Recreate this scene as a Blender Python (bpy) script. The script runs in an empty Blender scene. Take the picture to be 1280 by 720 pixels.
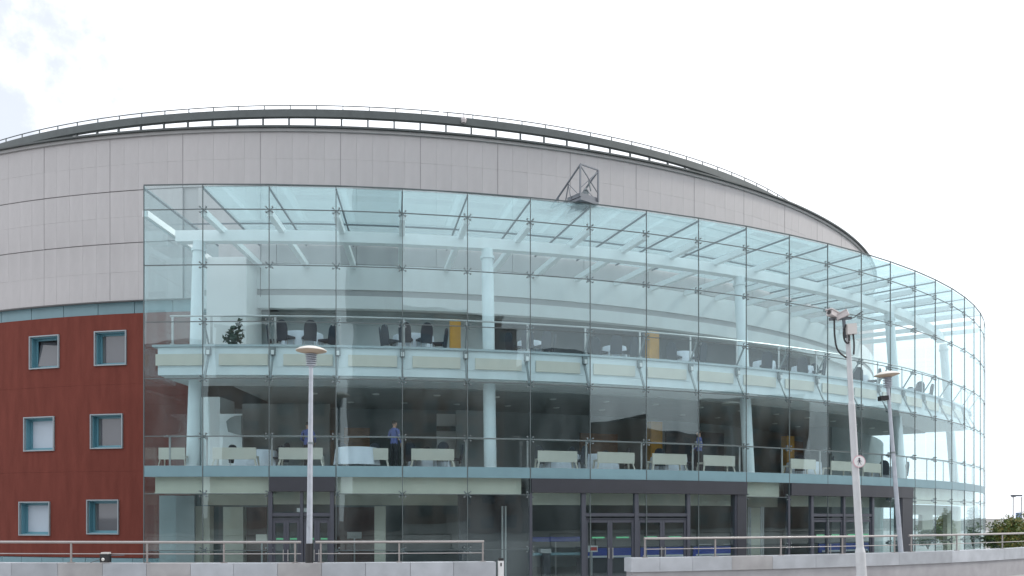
import bpy, math, random
from mathutils import Vector, Matrix
random.seed(7)
sc = bpy.context.scene
COL = sc.collection
R_ = math.radians

# ------------------------------------------------------------------ camera
EYE = 2.35
cd = bpy.data.cameras.new("camera")
cam = bpy.data.objects.new("camera", cd)
COL.objects.link(cam)
cam.location = (0, 0, EYE)
cam.rotation_euler = (R_(90), 0, 0)
cd.sensor_width = 36.0
cd.lens = 36.0 * 1100 / 1280
cd.shift_y = (647.2 - 360) / 1280
cd.clip_end = 5000
sc.camera = cam

# ------------------------------------------------------------------ world and sun
SUN_EL, SUN_ROT = R_(42), R_(80)           # veiled sun to the right, slightly behind the hall
w = bpy.data.worlds.new("World")
sc.world = w
w.use_nodes = True
nt = w.node_tree
nt.nodes.clear()
def N(tree, t, **kw):
    n = tree.nodes.new(t)
    for k, v in kw.items():
        setattr(n, k, v)
    return n
out = N(nt, 'ShaderNodeOutputWorld')
bg = N(nt, 'ShaderNodeBackground')
bg.inputs['Strength'].default_value = 0.07
sky = N(nt, 'ShaderNodeTexSky', sky_type='NISHITA', sun_disc=False, sun_elevation=SUN_EL, sun_rotation=SUN_ROT)
sky.dust_density = 0.6
tc = N(nt, 'ShaderNodeTexCoord')
# bright cloud sheet with a break of thin blue towards the upper left
dist = N(nt, 'ShaderNodeVectorMath', operation='DISTANCE')
nrm = N(nt, 'ShaderNodeVectorMath', operation='NORMALIZE')
nt.links.new(tc.outputs['Generated'], nrm.inputs[0])
nt.links.new(nrm.outputs[0], dist.inputs[0])
v = Vector((-0.62, 1, 0.50)).normalized()
dist.inputs[1].default_value = v
noi = N(nt, 'ShaderNodeTexNoise')
noi.inputs['Scale'].default_value = 11.0
noi.inputs['Detail'].default_value = 8.0
noi.inputs['Roughness'].default_value = 0.6
nt.links.new(nrm.outputs[0], noi.inputs['Vector'])
ad = N(nt, 'ShaderNodeMath', operation='MULTIPLY_ADD')
nt.links.new(noi.outputs[0], ad.inputs[0]); ad.inputs[1].default_value = 0.42
nt.links.new(dist.outputs['Value'], ad.inputs[2])
mr = N(nt, 'ShaderNodeMapRange', interpolation_type='SMOOTHSTEP')
mr.inputs['From Min'].default_value = 0.27; mr.inputs['From Max'].default_value = 0.37
mr.inputs['To Min'].default_value = 0.55; mr.inputs['To Max'].default_value = 1.0
nt.links.new(ad.outputs[0], mr.inputs['Value'])
noi2 = N(nt, 'ShaderNodeTexNoise')
noi2.inputs['Scale'].default_value = 2.2; noi2.inputs['Detail'].default_value = 6
nt.links.new(nrm.outputs[0], noi2.inputs['Vector'])
mr2 = N(nt, 'ShaderNodeMapRange')
mr2.inputs['From Min'].default_value = 0.3; mr2.inputs['From Max'].default_value = 0.7
mr2.inputs['To Min'].default_value = 14.0; mr2.inputs['To Max'].default_value = 17.5
nt.links.new(noi2.outputs[0], mr2.inputs['Value'])
cl = N(nt, 'ShaderNodeVectorMath', operation='SCALE')
cl.inputs[0].default_value = (0.965, 1.0, 1.06)
nt.links.new(mr2.outputs[0], cl.inputs['Scale'])
mx = N(nt, 'ShaderNodeMix', data_type='RGBA')
nt.links.new(mr.outputs[0], mx.inputs['Factor'])
nt.links.new(sky.outputs[0], mx.inputs[6]); nt.links.new(cl.outputs[0], mx.inputs[7])
nt.links.new(mx.outputs[2], bg.inputs['Color'])
nt.links.new(bg.outputs[0], out.inputs['Surface'])

sl = bpy.data.lights.new("sun", 'SUN')
sl.energy = 1.5
sl.angle = R_(12)
sl.color = (1.0, 0.95, 0.88)
so = bpy.data.objects.new("sun", sl)
COL.objects.link(so)
sd = Vector((math.sin(SUN_ROT) * math.cos(SUN_EL), math.cos(SUN_ROT) * math.cos(SUN_EL), math.sin(SUN_EL)))
so.rotation_euler = sd.to_track_quat('Z', 'Y').to_euler()
so.location = (0, 60, 60)

sc.view_settings.view_transform = 'Standard'
sc.view_settings.look = 'None'
sc.view_settings.exposure = 0.47
sc.view_settings.gamma = 1.0
sc.cycles.use_denoising = True
sc.cycles.max_bounces = 8
sc.cycles.diffuse_bounces = 4
sc.cycles.transparent_max_bounces = 40

# ------------------------------------------------------------------ materials
def mat(name, col, rough=0.6, metal=0.0, var=0.0, vscale=2.0, bump=0.0, bscale=20.0, rand=0.0, stretch=None, spec=None):
    m = bpy.data.materials.new(name)
    m.use_nodes = True
    t = m.node_tree
    p = t.nodes['Principled BSDF']
    p.inputs['Roughness'].default_value = rough
    p.inputs['Metallic'].default_value = metal
    if spec is not None:
        p.inputs['Specular IOR Level'].default_value = spec
    p.inputs['Base Color'].default_value = (*col, 1)
    if var or bump or rand:
        c = N(t, 'ShaderNodeTexCoord')
        src = c.outputs['Object']
        mp = N(t, 'ShaderNodeMapping')
        if stretch:
            mp.inputs['Scale'].default_value = stretch
        t.links.new(src, mp.inputs[0])
        src = mp.outputs[0]
    fac = None
    if var:
        n = N(t, 'ShaderNodeTexNoise')
        n.inputs['Scale'].default_value = vscale
        n.inputs['Detail'].default_value = 7
        t.links.new(src, n.inputs['Vector'])
        r = N(t, 'ShaderNodeMapRange')
        r.inputs['From Min'].default_value = 0.25; r.inputs['From Max'].default_value = 0.75
        r.inputs['To Min'].default_value = 1 - var; r.inputs['To Max'].default_value = 1 + var
        t.links.new(n.outputs[0], r.inputs['Value'])
        fac = r.outputs[0]
    if rand:
        oi = N(t, 'ShaderNodeObjectInfo')
        r = N(t, 'ShaderNodeMapRange')
        r.inputs['To Min'].default_value = 1 - rand; r.inputs['To Max'].default_value = 1 + rand
        t.links.new(oi.outputs['Random'], r.inputs['Value'])
        if fac is None:
            fac = r.outputs[0]
        else:
            mu = N(t, 'ShaderNodeMath', operation='MULTIPLY')
            t.links.new(fac, mu.inputs[0]); t.links.new(r.outputs[0], mu.inputs[1])
            fac = mu.outputs[0]
    if fac is not None:
        s = N(t, 'ShaderNodeVectorMath', operation='SCALE')
        s.inputs[0].default_value = col
        t.links.new(fac, s.inputs['Scale'])
        t.links.new(s.outputs[0], p.inputs['Base Color'])
    if bump:
        n = N(t, 'ShaderNodeTexNoise')
        n.inputs['Scale'].default_value = bscale
        n.inputs['Detail'].default_value = 5
        t.links.new(src, n.inputs['Vector'])
        b = N(t, 'ShaderNodeBump')
        b.inputs['Strength'].default_value = bump
        b.inputs['Distance'].default_value = 0.02
        t.links.new(n.outputs[0], b.inputs['Height'])
        t.links.new(b.outputs[0], p.inputs['Normal'])
    return m

def glass_mat(name, tint, base=0.04, wav=0.0, dirt=0.0):
    """thin architectural glass: tinted transmission plus a Schlick mirror, per surface of the pane"""
    m = bpy.data.materials.new(name)
    m.use_nodes = True
    t = m.node_tree
    t.nodes.clear()
    o = N(t, 'ShaderNodeOutputMaterial')
    mixn = N(t, 'ShaderNodeMixShader')
    tr = N(t, 'ShaderNodeBsdfTransparent'); tr.inputs[0].default_value = (*tint, 1)
    gl = N(t, 'ShaderNodeBsdfGlossy'); gl.inputs['Roughness'].default_value = 0.0
    gl.inputs[0].default_value = (0.86, 0.98, 1.0, 1)
    lw = N(t, 'ShaderNodeLayerWeight'); lw.inputs['Blend'].default_value = 0.5
    pw = N(t, 'ShaderNodeMath', operation='POWER'); pw.inputs[1].default_value = 5.0
    ma = N(t, 'ShaderNodeMath', operation='MULTIPLY_ADD'); ma.inputs[1].default_value = 0.75; ma.inputs[2].default_value = base
    t.links.new(lw.outputs['Facing'], pw.inputs[0])
    t.links.new(pw.outputs[0], ma.inputs[0])
    t.links.new(ma.outputs[0], mixn.inputs[0])
    t.links.new(tr.outputs[0], mixn.inputs[1]); t.links.new(gl.outputs[0], mixn.inputs[2])
    t.links.new(mixn.outputs[0], o.inputs[0])
    if dirt:                                  # rain streaks and dust on the outer face
        c = N(t, 'ShaderNodeTexCoord')
        mp = N(t, 'ShaderNodeMapping'); mp.inputs['Scale'].default_value = (1.3, 1.3, 0.45)
        n = N(t, 'ShaderNodeTexNoise'); n.inputs['Scale'].default_value = 1.0; n.inputs['Detail'].default_value = 6
        oi = N(t, 'ShaderNodeObjectInfo')
        va = N(t, 'ShaderNodeVectorMath', operation='ADD')
        t.links.new(c.outputs['Object'], mp.inputs[0])
        t.links.new(mp.outputs[0], va.inputs[0]); t.links.new(oi.outputs['Location'], va.inputs[1])
        t.links.new(va.outputs[0], n.inputs['Vector'])
        r = N(t, 'ShaderNodeMapRange'); r.inputs['From Min'].default_value = 0.38; r.inputs['From Max'].default_value = 0.75
        r.inputs['To Max'].default_value = dirt
        t.links.new(n.outputs[0], r.inputs['Value'])
        df = N(t, 'ShaderNodeBsdfDiffuse'); df.inputs[0].default_value = (0.62, 0.68, 0.68, 1)
        m2 = N(t, 'ShaderNodeMixShader')
        t.links.new(r.outputs[0], m2.inputs[0]); t.links.new(mixn.outputs[0], m2.inputs[1]); t.links.new(df.outputs[0], m2.inputs[2])
        t.links.new(m2.outputs[0], o.inputs[0])
    if wav:
        c = N(t, 'ShaderNodeTexCoord')
        n = N(t, 'ShaderNodeTexNoise'); n.inputs['Scale'].default_value = 0.55; n.inputs['Detail'].default_value = 1
        b = N(t, 'ShaderNodeBump'); b.inputs['Strength'].default_value = wav; b.inputs['Distance'].default_value = 0.05
        t.links.new(c.outputs['Object'], n.inputs['Vector'])
        t.links.new(n.outputs[0], b.inputs['Height'])
        t.links.new(b.outputs[0], gl.inputs['Normal'])
    return m

M = {}
M['stone'] = mat('pale_limestone', (0.45, 0.435, 0.438), 0.75, var=0.08, vscale=1.2, bump=0.12, bscale=30, rand=0.018, stretch=(1.6, 1.6, 0.5))
M['stone_core'] = mat('dark_joint', (0.41, 0.40, 0.405), 0.9)
M['joint'] = mat('main_joint', (0.27, 0.26, 0.265), 0.9)
M['white'] = mat('white_paint', (0.82, 0.85, 0.86), 0.45, var=0.03)
M['white_wall'] = mat('white_plaster', (0.70, 0.71, 0.71), 0.7, var=0.04, vscale=0.8)
M['teal'] = mat('teal_metal_panel', (0.165, 0.285, 0.325), 0.42, var=0.08, vscale=1.5, rand=0.05)
M['teal_frame'] = mat('teal_window_frame', (0.12, 0.285, 0.35), 0.4, var=0.04)
M['frame_edge'] = mat('grey_window_surround', (0.28, 0.325, 0.35), 0.4, var=0.04)
M['red'] = mat('red_terracotta', (0.165, 0.047, 0.036), 0.9, spec=0.15, var=0.15, vscale=1.1, bump=0.25, bscale=7, stretch=(3, 3, 0.55))
M['glass'] = glass_mat('facade_glass', (0.905, 0.963, 0.970), 0.048, 0.10, 0.04)
M['roof_glass'] = glass_mat('roof_glass', (0.89, 0.95, 0.96), 0.04)
_t = M['roof_glass'].node_tree                # fritted panes: part of the light is scattered through
_o = [n for n in _t.nodes if n.type == 'OUTPUT_MATERIAL'][0]
_m0 = _o.inputs[0].links[0].from_node
_tl = N(_t, 'ShaderNodeBsdfTranslucent'); _tl.inputs[0].default_value = (0.44, 0.535, 0.555, 1)
_m1 = N(_t, 'ShaderNodeMixShader'); _m1.inputs[0].default_value = 0.26
_t.links.new(_m0.outputs[0], _m1.inputs[1]); _t.links.new(_tl.outputs[0], _m1.inputs[2]); _t.links.new(_m1.outputs[0], _o.inputs[0])
M['rail_glass'] = glass_mat('rail_glass', (0.93, 0.97, 0.97), 0.03)
M['edge'] = mat('dark_glazing_joint', (0.10, 0.125, 0.13), 0.5)
M['steel'] = mat('stainless_steel', (0.45, 0.45, 0.45), 0.32, metal=0.75, var=0.05)
M['rail'] = mat('brushed_rail', (0.36, 0.335, 0.325), 0.4, metal=0.6, var=0.06, vscale=8)
M['cornice'] = mat('grey_cornice', (0.36, 0.36, 0.36), 0.6, var=0.08)
M['roofdark'] = mat('dark_roof_metal', (0.075, 0.085, 0.085), 0.5, var=0.15)
M['ring'] = mat('dark_walkway_metal', (0.085, 0.10, 0.10), 0.5, var=0.15, vscale=3)
M['cream'] = mat('cream_panel', (0.62, 0.59, 0.52), 0.6, var=0.04)
M['beige'] = mat('beige_bulkhead', (0.58, 0.57, 0.48), 0.7, var=0.05)
M['paleblue'] = mat('pale_blue_grey_paint', (0.70, 0.765, 0.79), 0.5, var=0.04)
M['nosing'] = mat('grey_blue_nosing', (0.40, 0.47, 0.50), 0.5, var=0.05)
M['bracket'] = mat('grey_bracket_steel', (0.20, 0.23, 0.24), 0.45, metal=0.2, var=0.08)
M['groove'] = mat('dark_groove', (0.05, 0.055, 0.06), 0.8)
M['dark_upper'] = mat('dark_upper_wall', (0.085, 0.095, 0.105), 0.8, var=0.25, vscale=0.6)
M['black'] = mat('charcoal_frame', (0.032, 0.035, 0.045), 0.45, var=0.1)
M['doorgrey'] = mat('dark_grey_door_frame', (0.060, 0.066, 0.085), 0.45, var=0.08)
M['inner'] = mat('dark_foyer_wall', (0.27, 0.30, 0.305), 0.8, var=0.15, vscale=0.5)
M['ceil'] = mat('grey_foyer_ceiling', (0.33, 0.345, 0.34), 0.8, var=0.08)
M['upper_inner'] = mat('grey_upper_foyer_wall', (0.40, 0.43, 0.44), 0.8, var=0.08, vscale=0.5)
M['carpet'] = mat('foyer_floor', (0.42, 0.41, 0.39), 0.8, var=0.15)
M['brown'] = mat('brown_wall', (0.12, 0.05, 0.04), 0.7, var=0.15)
M['wood'] = mat('warm_wood', (0.26, 0.12, 0.05), 0.5, var=0.2, vscale=3, stretch=(1, 1, 6))
M['yellow'] = mat('ochre_yellow_paint', (0.50, 0.24, 0.02), 0.7, var=0.25, vscale=2)
M['cloth'] = mat('white_tablecloth', (0.74, 0.78, 0.86), 0.8, var=0.04, bump=0.3, bscale=6)
M['chair'] = mat('dark_blue_fabric', (0.022, 0.03, 0.045), 0.8, var=0.15)
M['leaf'] = mat('plant_leaf', (0.115, 0.165, 0.045), 0.55, var=0.4, vscale=5)
M['leafdark'] = mat('dark_plant_leaf', (0.03, 0.06, 0.04), 0.55, var=0.3, vscale=5)
M['leafautumn'] = mat('yellowing_leaf', (0.22, 0.18, 0.04), 0.55, var=0.4, vscale=5)
M['bark'] = mat('bark', (0.09, 0.065, 0.05), 0.9, var=0.2)
M['coping'] = mat('pale_granite', (0.38, 0.40, 0.43), 0.75, var=0.16, vscale=1.6, bump=0.15, bscale=40, rand=0.13)
M['coping_warm'] = mat('stained_granite', (0.345, 0.34, 0.345), 0.8, var=0.2, vscale=1.6, bump=0.15, bscale=40)
M['wallbody'] = mat('weathered_granite', (0.33, 0.325, 0.34), 0.8, var=0.14, vscale=1.8, bump=0.2, bscale=30, rand=0.06)
M['pole'] = mat('galvanised_pole', (0.40, 0.43, 0.48), 0.5, metal=0.1, var=0.14, vscale=4)
M['palepole'] = mat('pale_grey_painted_pole', (0.49, 0.50, 0.515), 0.5, var=0.07, vscale=5)
M['lampwhite'] = mat('white_lamp_disc', (0.66, 0.62, 0.57), 0.5, var=0.05)
M['lampunder'] = mat('tan_lamp_reflector', (0.52, 0.41, 0.31), 0.6, var=0.1)
M['blackplastic'] = mat('black_plastic', (0.02, 0.02, 0.022), 0.5)
M['camerawhite'] = mat('camera_housing', (0.52, 0.48, 0.48), 0.5, var=0.08)
M['boxwhite'] = mat('junction_box_grey', (0.58, 0.56, 0.54), 0.5, var=0.04)
M['gantry'] = mat('gantry_steel', (0.14, 0.155, 0.175), 0.5, metal=0.3, var=0.1)
M['blue'] = mat('deep_blue_laminate', (0.025, 0.055, 0.36), 0.4, var=0.05)
M['signwhite'] = mat('sign_white', (0.72, 0.72, 0.72), 0.5)
M['signred'] = mat('sign_red', (0.55, 0.06, 0.05), 0.5)
M['signgreen'] = mat('sign_green', (0.10, 0.42, 0.22), 0.5)
M['signpink'] = mat('sign_pink', (0.62, 0.40, 0.44), 0.5)
M['signdark'] = mat('sign_dark', (0.08, 0.07, 0.10), 0.5)
M['signblue'] = mat('sign_blue', (0.22, 0.30, 0.48), 0.5)
M['pane'] = mat('office_window_glass', (0.10, 0.105, 0.12), 0.03, spec=0.9)
M['blind'] = mat('white_blind', (0.43, 0.50, 0.57), 0.6, var=0.03)
M['paving'] = mat('grey_paving', (0.34, 0.335, 0.33), 0.8, var=0.12, vscale=0.7, bump=0.2, bscale=8)
M['ground'] = mat('open_ground', (0.17, 0.17, 0.165), 0.9, var=0.2, vscale=0.15)
M['skin'] = mat('skin', (0.42, 0.24, 0.17), 0.6)
M['hair'] = mat('dark_hair', (0.03, 0.02, 0.015), 0.6)
M['shirt'] = mat('blue_violet_shirt', (0.10, 0.12, 0.30), 0.8)
M['trousers'] = mat('dark_trousers', (0.02, 0.02, 0.025), 0.8)
M['bluepot'] = mat('blue_pot', (0.05, 0.2, 0.35), 0.5)
M['lamplens'] = mat('downlight_lens', (0.75, 0.75, 0.72), 0.3)
M['towerwall'] = mat('tower_cladding', (0.07, 0.08, 0.085), 0.6, var=0.1)
M['towerglass'] = mat('tower_window', (0.03, 0.04, 0.045), 0.2)
M['brickfar'] = mat('far_brick', (0.16, 0.10, 0.075), 0.8, var=0.15)
M['slate'] = mat('far_slate', (0.07, 0.07, 0.08), 0.7, var=0.1)

# ------------------------------------------------------------------ plan of the place (the hall is round)
AX, AY = -9.813, 74.077                     # axis of the round hall
def P(R, phi, z):                           # polar point relative to the hall axis (phi = 0 faces -Y)
    return (R * math.sin(phi), -R * math.cos(phi), z)
def hit(px, R):                             # bearing on a circle of radius R measured off the survey photograph
    u = (px - 640) / 1100.0
    a = 1 + u * u
    b = u * AX + AY
    c = AX * AX + AY * AY - R * R
    y = (b - math.sqrt(max(0.0, b * b - a * c))) / a
    return math.atan2(u * y - AX, -(y - AY)), y
def ph(px, R):
    return hit(px, R)[0]
def zz(px, py, R):
    return (647.2 - py) / 1100.0 * hit(px, R)[1] + EYE

RG, RS, RC, RD = 43.72, 43.13, 42.0, 37.25   # glass, balcony edge, columns, drum
DTH = 0.0523
PH0 = -0.0670                                # left end of the glass
def mull(k):                                 # bearing of mullion k
    return PH0 if k == 0 else -0.0719 + k * DTH
KMAX = 22

# ------------------------------------------------------------------ mesh builder
class MB:
    def __init__(s):
        s.v = []; s.f = []; s.mi = []
    def quad(s, vs, m=0):
        b = len(s.v); s.v += [tuple(x) for x in vs]
        s.f.append(tuple(range(b, b + len(vs)))); s.mi.append(m)
    def hexa(s, p, m=0):                     # 8 points: bottom ring 0-3, top ring 4-7 (counter-clockwise from above)
        b = len(s.v); s.v += [tuple(x) for x in p]
        for q in ((3, 2, 1, 0), (4, 5, 6, 7), (0, 1, 5, 4), (1, 2, 6, 5), (2, 3, 7, 6), (3, 0, 4, 7)):
            s.f.append(tuple(b + i for i in q)); s.mi.append(m)
    def box(s, c, d, rz=0.0, m=0):
        cx, cy, cz = c; x, y, z = d[0] / 2, d[1] / 2, d[2] / 2
        co, si = math.cos(rz), math.sin(rz)
        p = []
        for dz in (-z, z):
            for dx, dy in ((-x, -y), (x, -y), (x, y), (-x, y)):
                p.append((cx + dx * co - dy * si, cy + dx * si + dy * co, cz + dz))
        s.hexa(p, m)
    def bar(s, p0, p1, wd, ht, m=0, up=(0, 0, 1)):
        p0, p1 = Vector(p0), Vector(p1)
        d = (p1 - p0).normalized()
        u = Vector(up)
        if abs(d.dot(u)) > 0.97:
            u = Vector((0, 1, 0))
        sx = d.cross(u).normalized(); su = sx.cross(d).normalized()
        p = []
        for q in (p0, p1):
            for a, b in ((-1, -1), (1, -1), (1, 1), (-1, 1)):
                p.append(q + sx * a * wd / 2 + su * b * ht / 2)
        s.hexa(p, m)
    def tube(s, p0, p1, r0, r1=None, n=8, m=0, caps=True):
        r1 = r0 if r1 is None else r1
        p0, p1 = Vector(p0), Vector(p1)
        d = (p1 - p0).normalized()
        u = Vector((0, 0, 1)) if abs(d.z) < 0.95 else Vector((1, 0, 0))
        a = d.cross(u).normalized(); c = a.cross(d).normalized()
        b = len(s.v)
        for q, r in ((p0, r0), (p1, r1)):
            for i in range(n):
                t = 2 * math.pi * i / n
                s.v.append(tuple(q + a * math.cos(t) * r + c * math.sin(t) * r))
        for i in range(n):
            j = (i + 1) % n
            s.f.append((b + i, b + j, b + n + j, b + n + i)); s.mi.append(m)
        if caps:
            s.f.append(tuple(b + i for i in range(n))[::-1]); s.mi.append(m)
            s.f.append(tuple(b + n + i for i in range(n))); s.mi.append(m)
    def path(s, pts, r, n=6, m=0):
        pts = [Vector(p) for p in pts]
        b = len(s.v)
        for i, q in enumerate(pts):
            d = (pts[min(i + 1, len(pts) - 1)] - pts[max(i - 1, 0)]).normalized()
            u = Vector((0, 0, 1)) if abs(d.z) < 0.95 else Vector((1, 0, 0))
            a = d.cross(u).normalized(); c = a.cross(d).normalized()
            for k in range(n):
                t = 2 * math.pi * k / n
                s.v.append(tuple(q + a * math.cos(t) * r + c * math.sin(t) * r))
        for i in range(len(pts) - 1):
            for k in range(n):
                j = (k + 1) % n
                s.f.append((b + i * n + k, b + i * n + j, b + (i + 1) * n + j, b + (i + 1) * n + k)); s.mi.append(m)
        s.f.append(tuple(b + k for k in range(n))[::-1]); s.mi.append(m)
        e = b + (len(pts) - 1) * n
        s.f.append(tuple(e + k for k in range(n))); s.mi.append(m)
    def lathe(s, prof, n=20, c=(0, 0, 0), m=0):
        b = len(s.v); L = len(prof)
        for r, z in prof:
            for i in range(n):
                t = 2 * math.pi * i / n
                s.v.append((c[0] + r * math.cos(t), c[1] + r * math.sin(t), c[2] + z))
        for j in range(L - 1):
            for i in range(n):
                k = (i + 1) % n
                s.f.append((b + j * n + i, b + j * n + k, b + (j + 1) * n + k, b + (j + 1) * n + i)); s.mi.append(m)
        s.f.append(tuple(b + i for i in range(n))[::-1]); s.mi.append(m)
        s.f.append(tuple(b + (L - 1) * n + i for i in range(n))); s.mi.append(m)
    def arc(s, R0, R1, z0, z1, a0, a1, step=0.0262, m=0, R0t=None, R1t=None, ends=True):
        """curved solid between radii R0 < R1; R0t / R1t give a different radius at the top"""
        R0t = R0 if R0t is None else R0t; R1t = R1 if R1t is None else R1t
        n = max(1, int(math.ceil((a1 - a0) / step - 1e-6)))
        b = len(s.v)
        for i in range(n + 1):
            a = a0 + (a1 - a0) * i / n
            s.v += [P(R0, a, z0), P(R1, a, z0), P(R1t, a, z1), P(R0t, a, z1)]
        for i in range(n):
            o = b + i * 4; q = o + 4
            for j in range(4):
                k = (j + 1) % 4
                s.f.append((o + j, q + j, q + k, o + k)); s.mi.append(m)
        if ends:
            s.f.append((b, b + 1, b + 2, b + 3)); s.mi.append(m)
            e = b + n * 4
            s.f.append((e + 3, e + 2, e + 1, e)); s.mi.append(m)
    def mesh(s, name, mats, smooth=False):
        me = bpy.data.meshes.new(name)
        me.from_pydata(s.v, [], s.f)
        if not isinstance(mats, (list, tuple)):
            mats = [mats]
        for x in mats:
            me.materials.append(x)
        for p, i in zip(me.polygons, s.mi):
            p.material_index = i
            p.use_smooth = smooth
        import bmesh
        bm = bmesh.new(); bm.from_mesh(me)
        bmesh.ops.recalc_face_normals(bm, faces=bm.faces)
        bm.to_mesh(me); bm.free()
        if smooth:
            try:
                me.set_sharp_from_angle(angle=R_(40))
            except Exception:
                pass
        return me

def link(name, me, parent=None, loc=(0, 0, 0), rz=0.0):
    o = bpy.data.objects.new(name, me)
    COL.objects.link(o)
    o.location = loc
    o.rotation_euler = (0, 0, rz)
    if parent is not None:
        o.parent = parent
    return o
def build(name, mb, mats, parent=None, loc=(0, 0, 0), rz=0.0, smooth=False):
    return link(name, mb.mesh(name, mats, smooth), parent, loc, rz)
def thing(name, label, cat, loc=(0, 0, 0), rz=0.0, group=None):
    o = bpy.data.objects.new(name, None)
    COL.objects.link(o)
    o.empty_display_size = 0.3
    o.location = loc; o.rotation_euler = (0, 0, rz)
    o['label'] = label; o['category'] = cat
    if group:
        o['group'] = group
    return o
def kids(o):
    return [c for c in o.children]
def copy_thing(src, loc, rz, label, group=None):
    r = src.copy(); COL.objects.link(r)
    r.location = loc; r.rotation_euler = (0, 0, rz); r['label'] = label
    if group:
        r['group'] = group
    for ch in kids(src):
        c = ch.copy(); COL.objects.link(c); c.parent = r
        for g in kids(ch):
            d = g.copy(); COL.objects.link(d); d.parent = c
    return r
def structure(name, mb, m):
    o = build(name, mb, m)
    o['kind'] = 'structure'
    return o
def wpos(R, phi, z):
    x, y, q = P(R, phi, z)
    return (AX + x, AY + y, q)

# ------------------------------------------------------------------ ground
g = MB(); g.quad([(-2500, -2500, 0), (2500, -2500, 0), (2500, 2500, 0), (-2500, 2500, 0)])
structure('ground', g, M['ground'])
g = MB(); g.quad([(-120, -30, 0.004), (120, -30, 0.004), (120, 160, 0.004), (-120, 160, 0.004)])
structure('pavement', g, M['paving'])

# ================================================================== THE HALL
hall = thing('concert_hall', 'round concert hall with glazed foyer, pale stone drum and red side wall', 'concert hall', (AX, AY, 0))
H = hall
PI2 = 2 * math.pi

# drum core behind the stone panels, roof and cornice
c = MB(); c.arc(36.4, 37.18, 11.62, 18.50, 0, PI2, 0.03, ends=False)
drum = build('drum_wall', c, M['stone_core'], H)
c = MB()
c.lathe([(33.0, 18.2), (37.0, 18.25), (37.0, 18.50), (30, 18.6), (15, 19.2), (0.5, 19.6)], 120)
build('roof', c, M['roofdark'], H)
c = MB(); c.arc(37.0, 37.34, 18.503, 18.625, -1.0, 1.6, 0.015)
build('cornice', c, M['cornice'], H)
c = MB(); c.arc(36.9, 37.46, 18.63, 18.70, -1.0, 1.6, 0.015)
build('roof_edge', c, M['roofdark'], H)
# stone cladding: four columns of panels to a bay, five to be seen in the light
MAIN = 0.0896; SUB = MAIN / 5; J0 = -0.2881
def panel_mesh(name, R, z0, z1, wdt, gap, mt, th=0.09):
    b = MB(); b.arc(R - th, R, z0, z1, gap / 2 / R, wdt - gap / 2 / R, 1.0)
    return b.mesh(name, mt)
LEFTW = ph(239, 37.1)
pm_u0 = panel_mesh('stone_panel', RD, 16.27, 17.376, SUB, 0.004, M['stone'])
pm_u1 = panel_mesh('stone_panel', RD, 17.380, 18.497, SUB, 0.004, M['stone'])
kfrom, kto = -2, 16
for k in range(kfrom, kto):
    for j in range(5):
        a = J0 + k * MAIN + j * SUB
        jit = 0.003 if j == 0 else 0
        for me in (pm_u0, pm_u1):
            o = link('stone_panel', me, H, rz=a)
            o.scale = (1 + random.uniform(-1, 1) * 6e-5,) * 2 + (1,)
me = panel_mesh('cladding_panel', RD, 14.05, 15.138, SUB, 0.004, M['stone'])
me2 = panel_mesh('cladding_panel', RD, 15.142, 16.23, SUB, 0.004, M['stone'])
me3 = panel_mesh('cladding_panel', RD, 11.60, 12.798, SUB, 0.004, M['stone'])
me4 = panel_mesh('cladding_panel', RD, 12.802, 14.01, SUB, 0.004, M['stone'])
for k in range(kfrom, 4):
    for j in range(5):
        a = J0 + k * MAIN + j * SUB
        if a > ph(239, RD) - 0.01:
            continue
        for q in (me, me2, me3, me4):
            o = link('cladding_panel', q, H, rz=a)
            o.scale = (1 + random.uniform(-1, 1) * 6e-5,) * 2 + (1,)
me = panel_mesh('inner_stone_panel', RD - 0.005, 13.0, 16.23, MAIN, 0.02, M['stone'])
for k in range(2, kto):
    link('inner_stone_panel', me, H, rz=J0 + k * MAIN + 0.018)
# dark vertical main joints
me = MB(); me.arc(RD - 0.06, RD + 0.004, 16.27, 18.497, -0.00042, 0.00042, 1.0)
me = me.mesh('main_joint', M['joint'])
for k in range(kfrom, kto):
    link('main_joint', me, H, rz=J0 + k * MAIN)
me = MB(); me.arc(RD - 0.06, RD + 0.003, 11.60, 16.23, -0.00035, 0.00035, 1.0)
me = me.mesh('main_joint', M['joint'])
for k in range(kfrom, 4):
    link('main_joint', me, H, rz=J0 + k * MAIN)

# white fascia of the drum inside the foyer: panel, dark groove, panel
b = MB(); b.arc(36.9, RD - 0.004, 11.93, 12.97, LEFTW + 0.012, 1.75)
build('inner_fascia', b, M['white_wall'], H)
b = MB(); b.arc(36.85, RD - 0.10, 11.672, 11.93, LEFTW + 0.012, 1.75)
build('fascia_groove', b, M['groove'], H)
b = MB(); b.arc(36.9, RD - 0.004, 11.14, 11.67, LEFTW + 0.012, 1.75)
build('inner_fascia', b, M['white_wall'], H)

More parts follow.
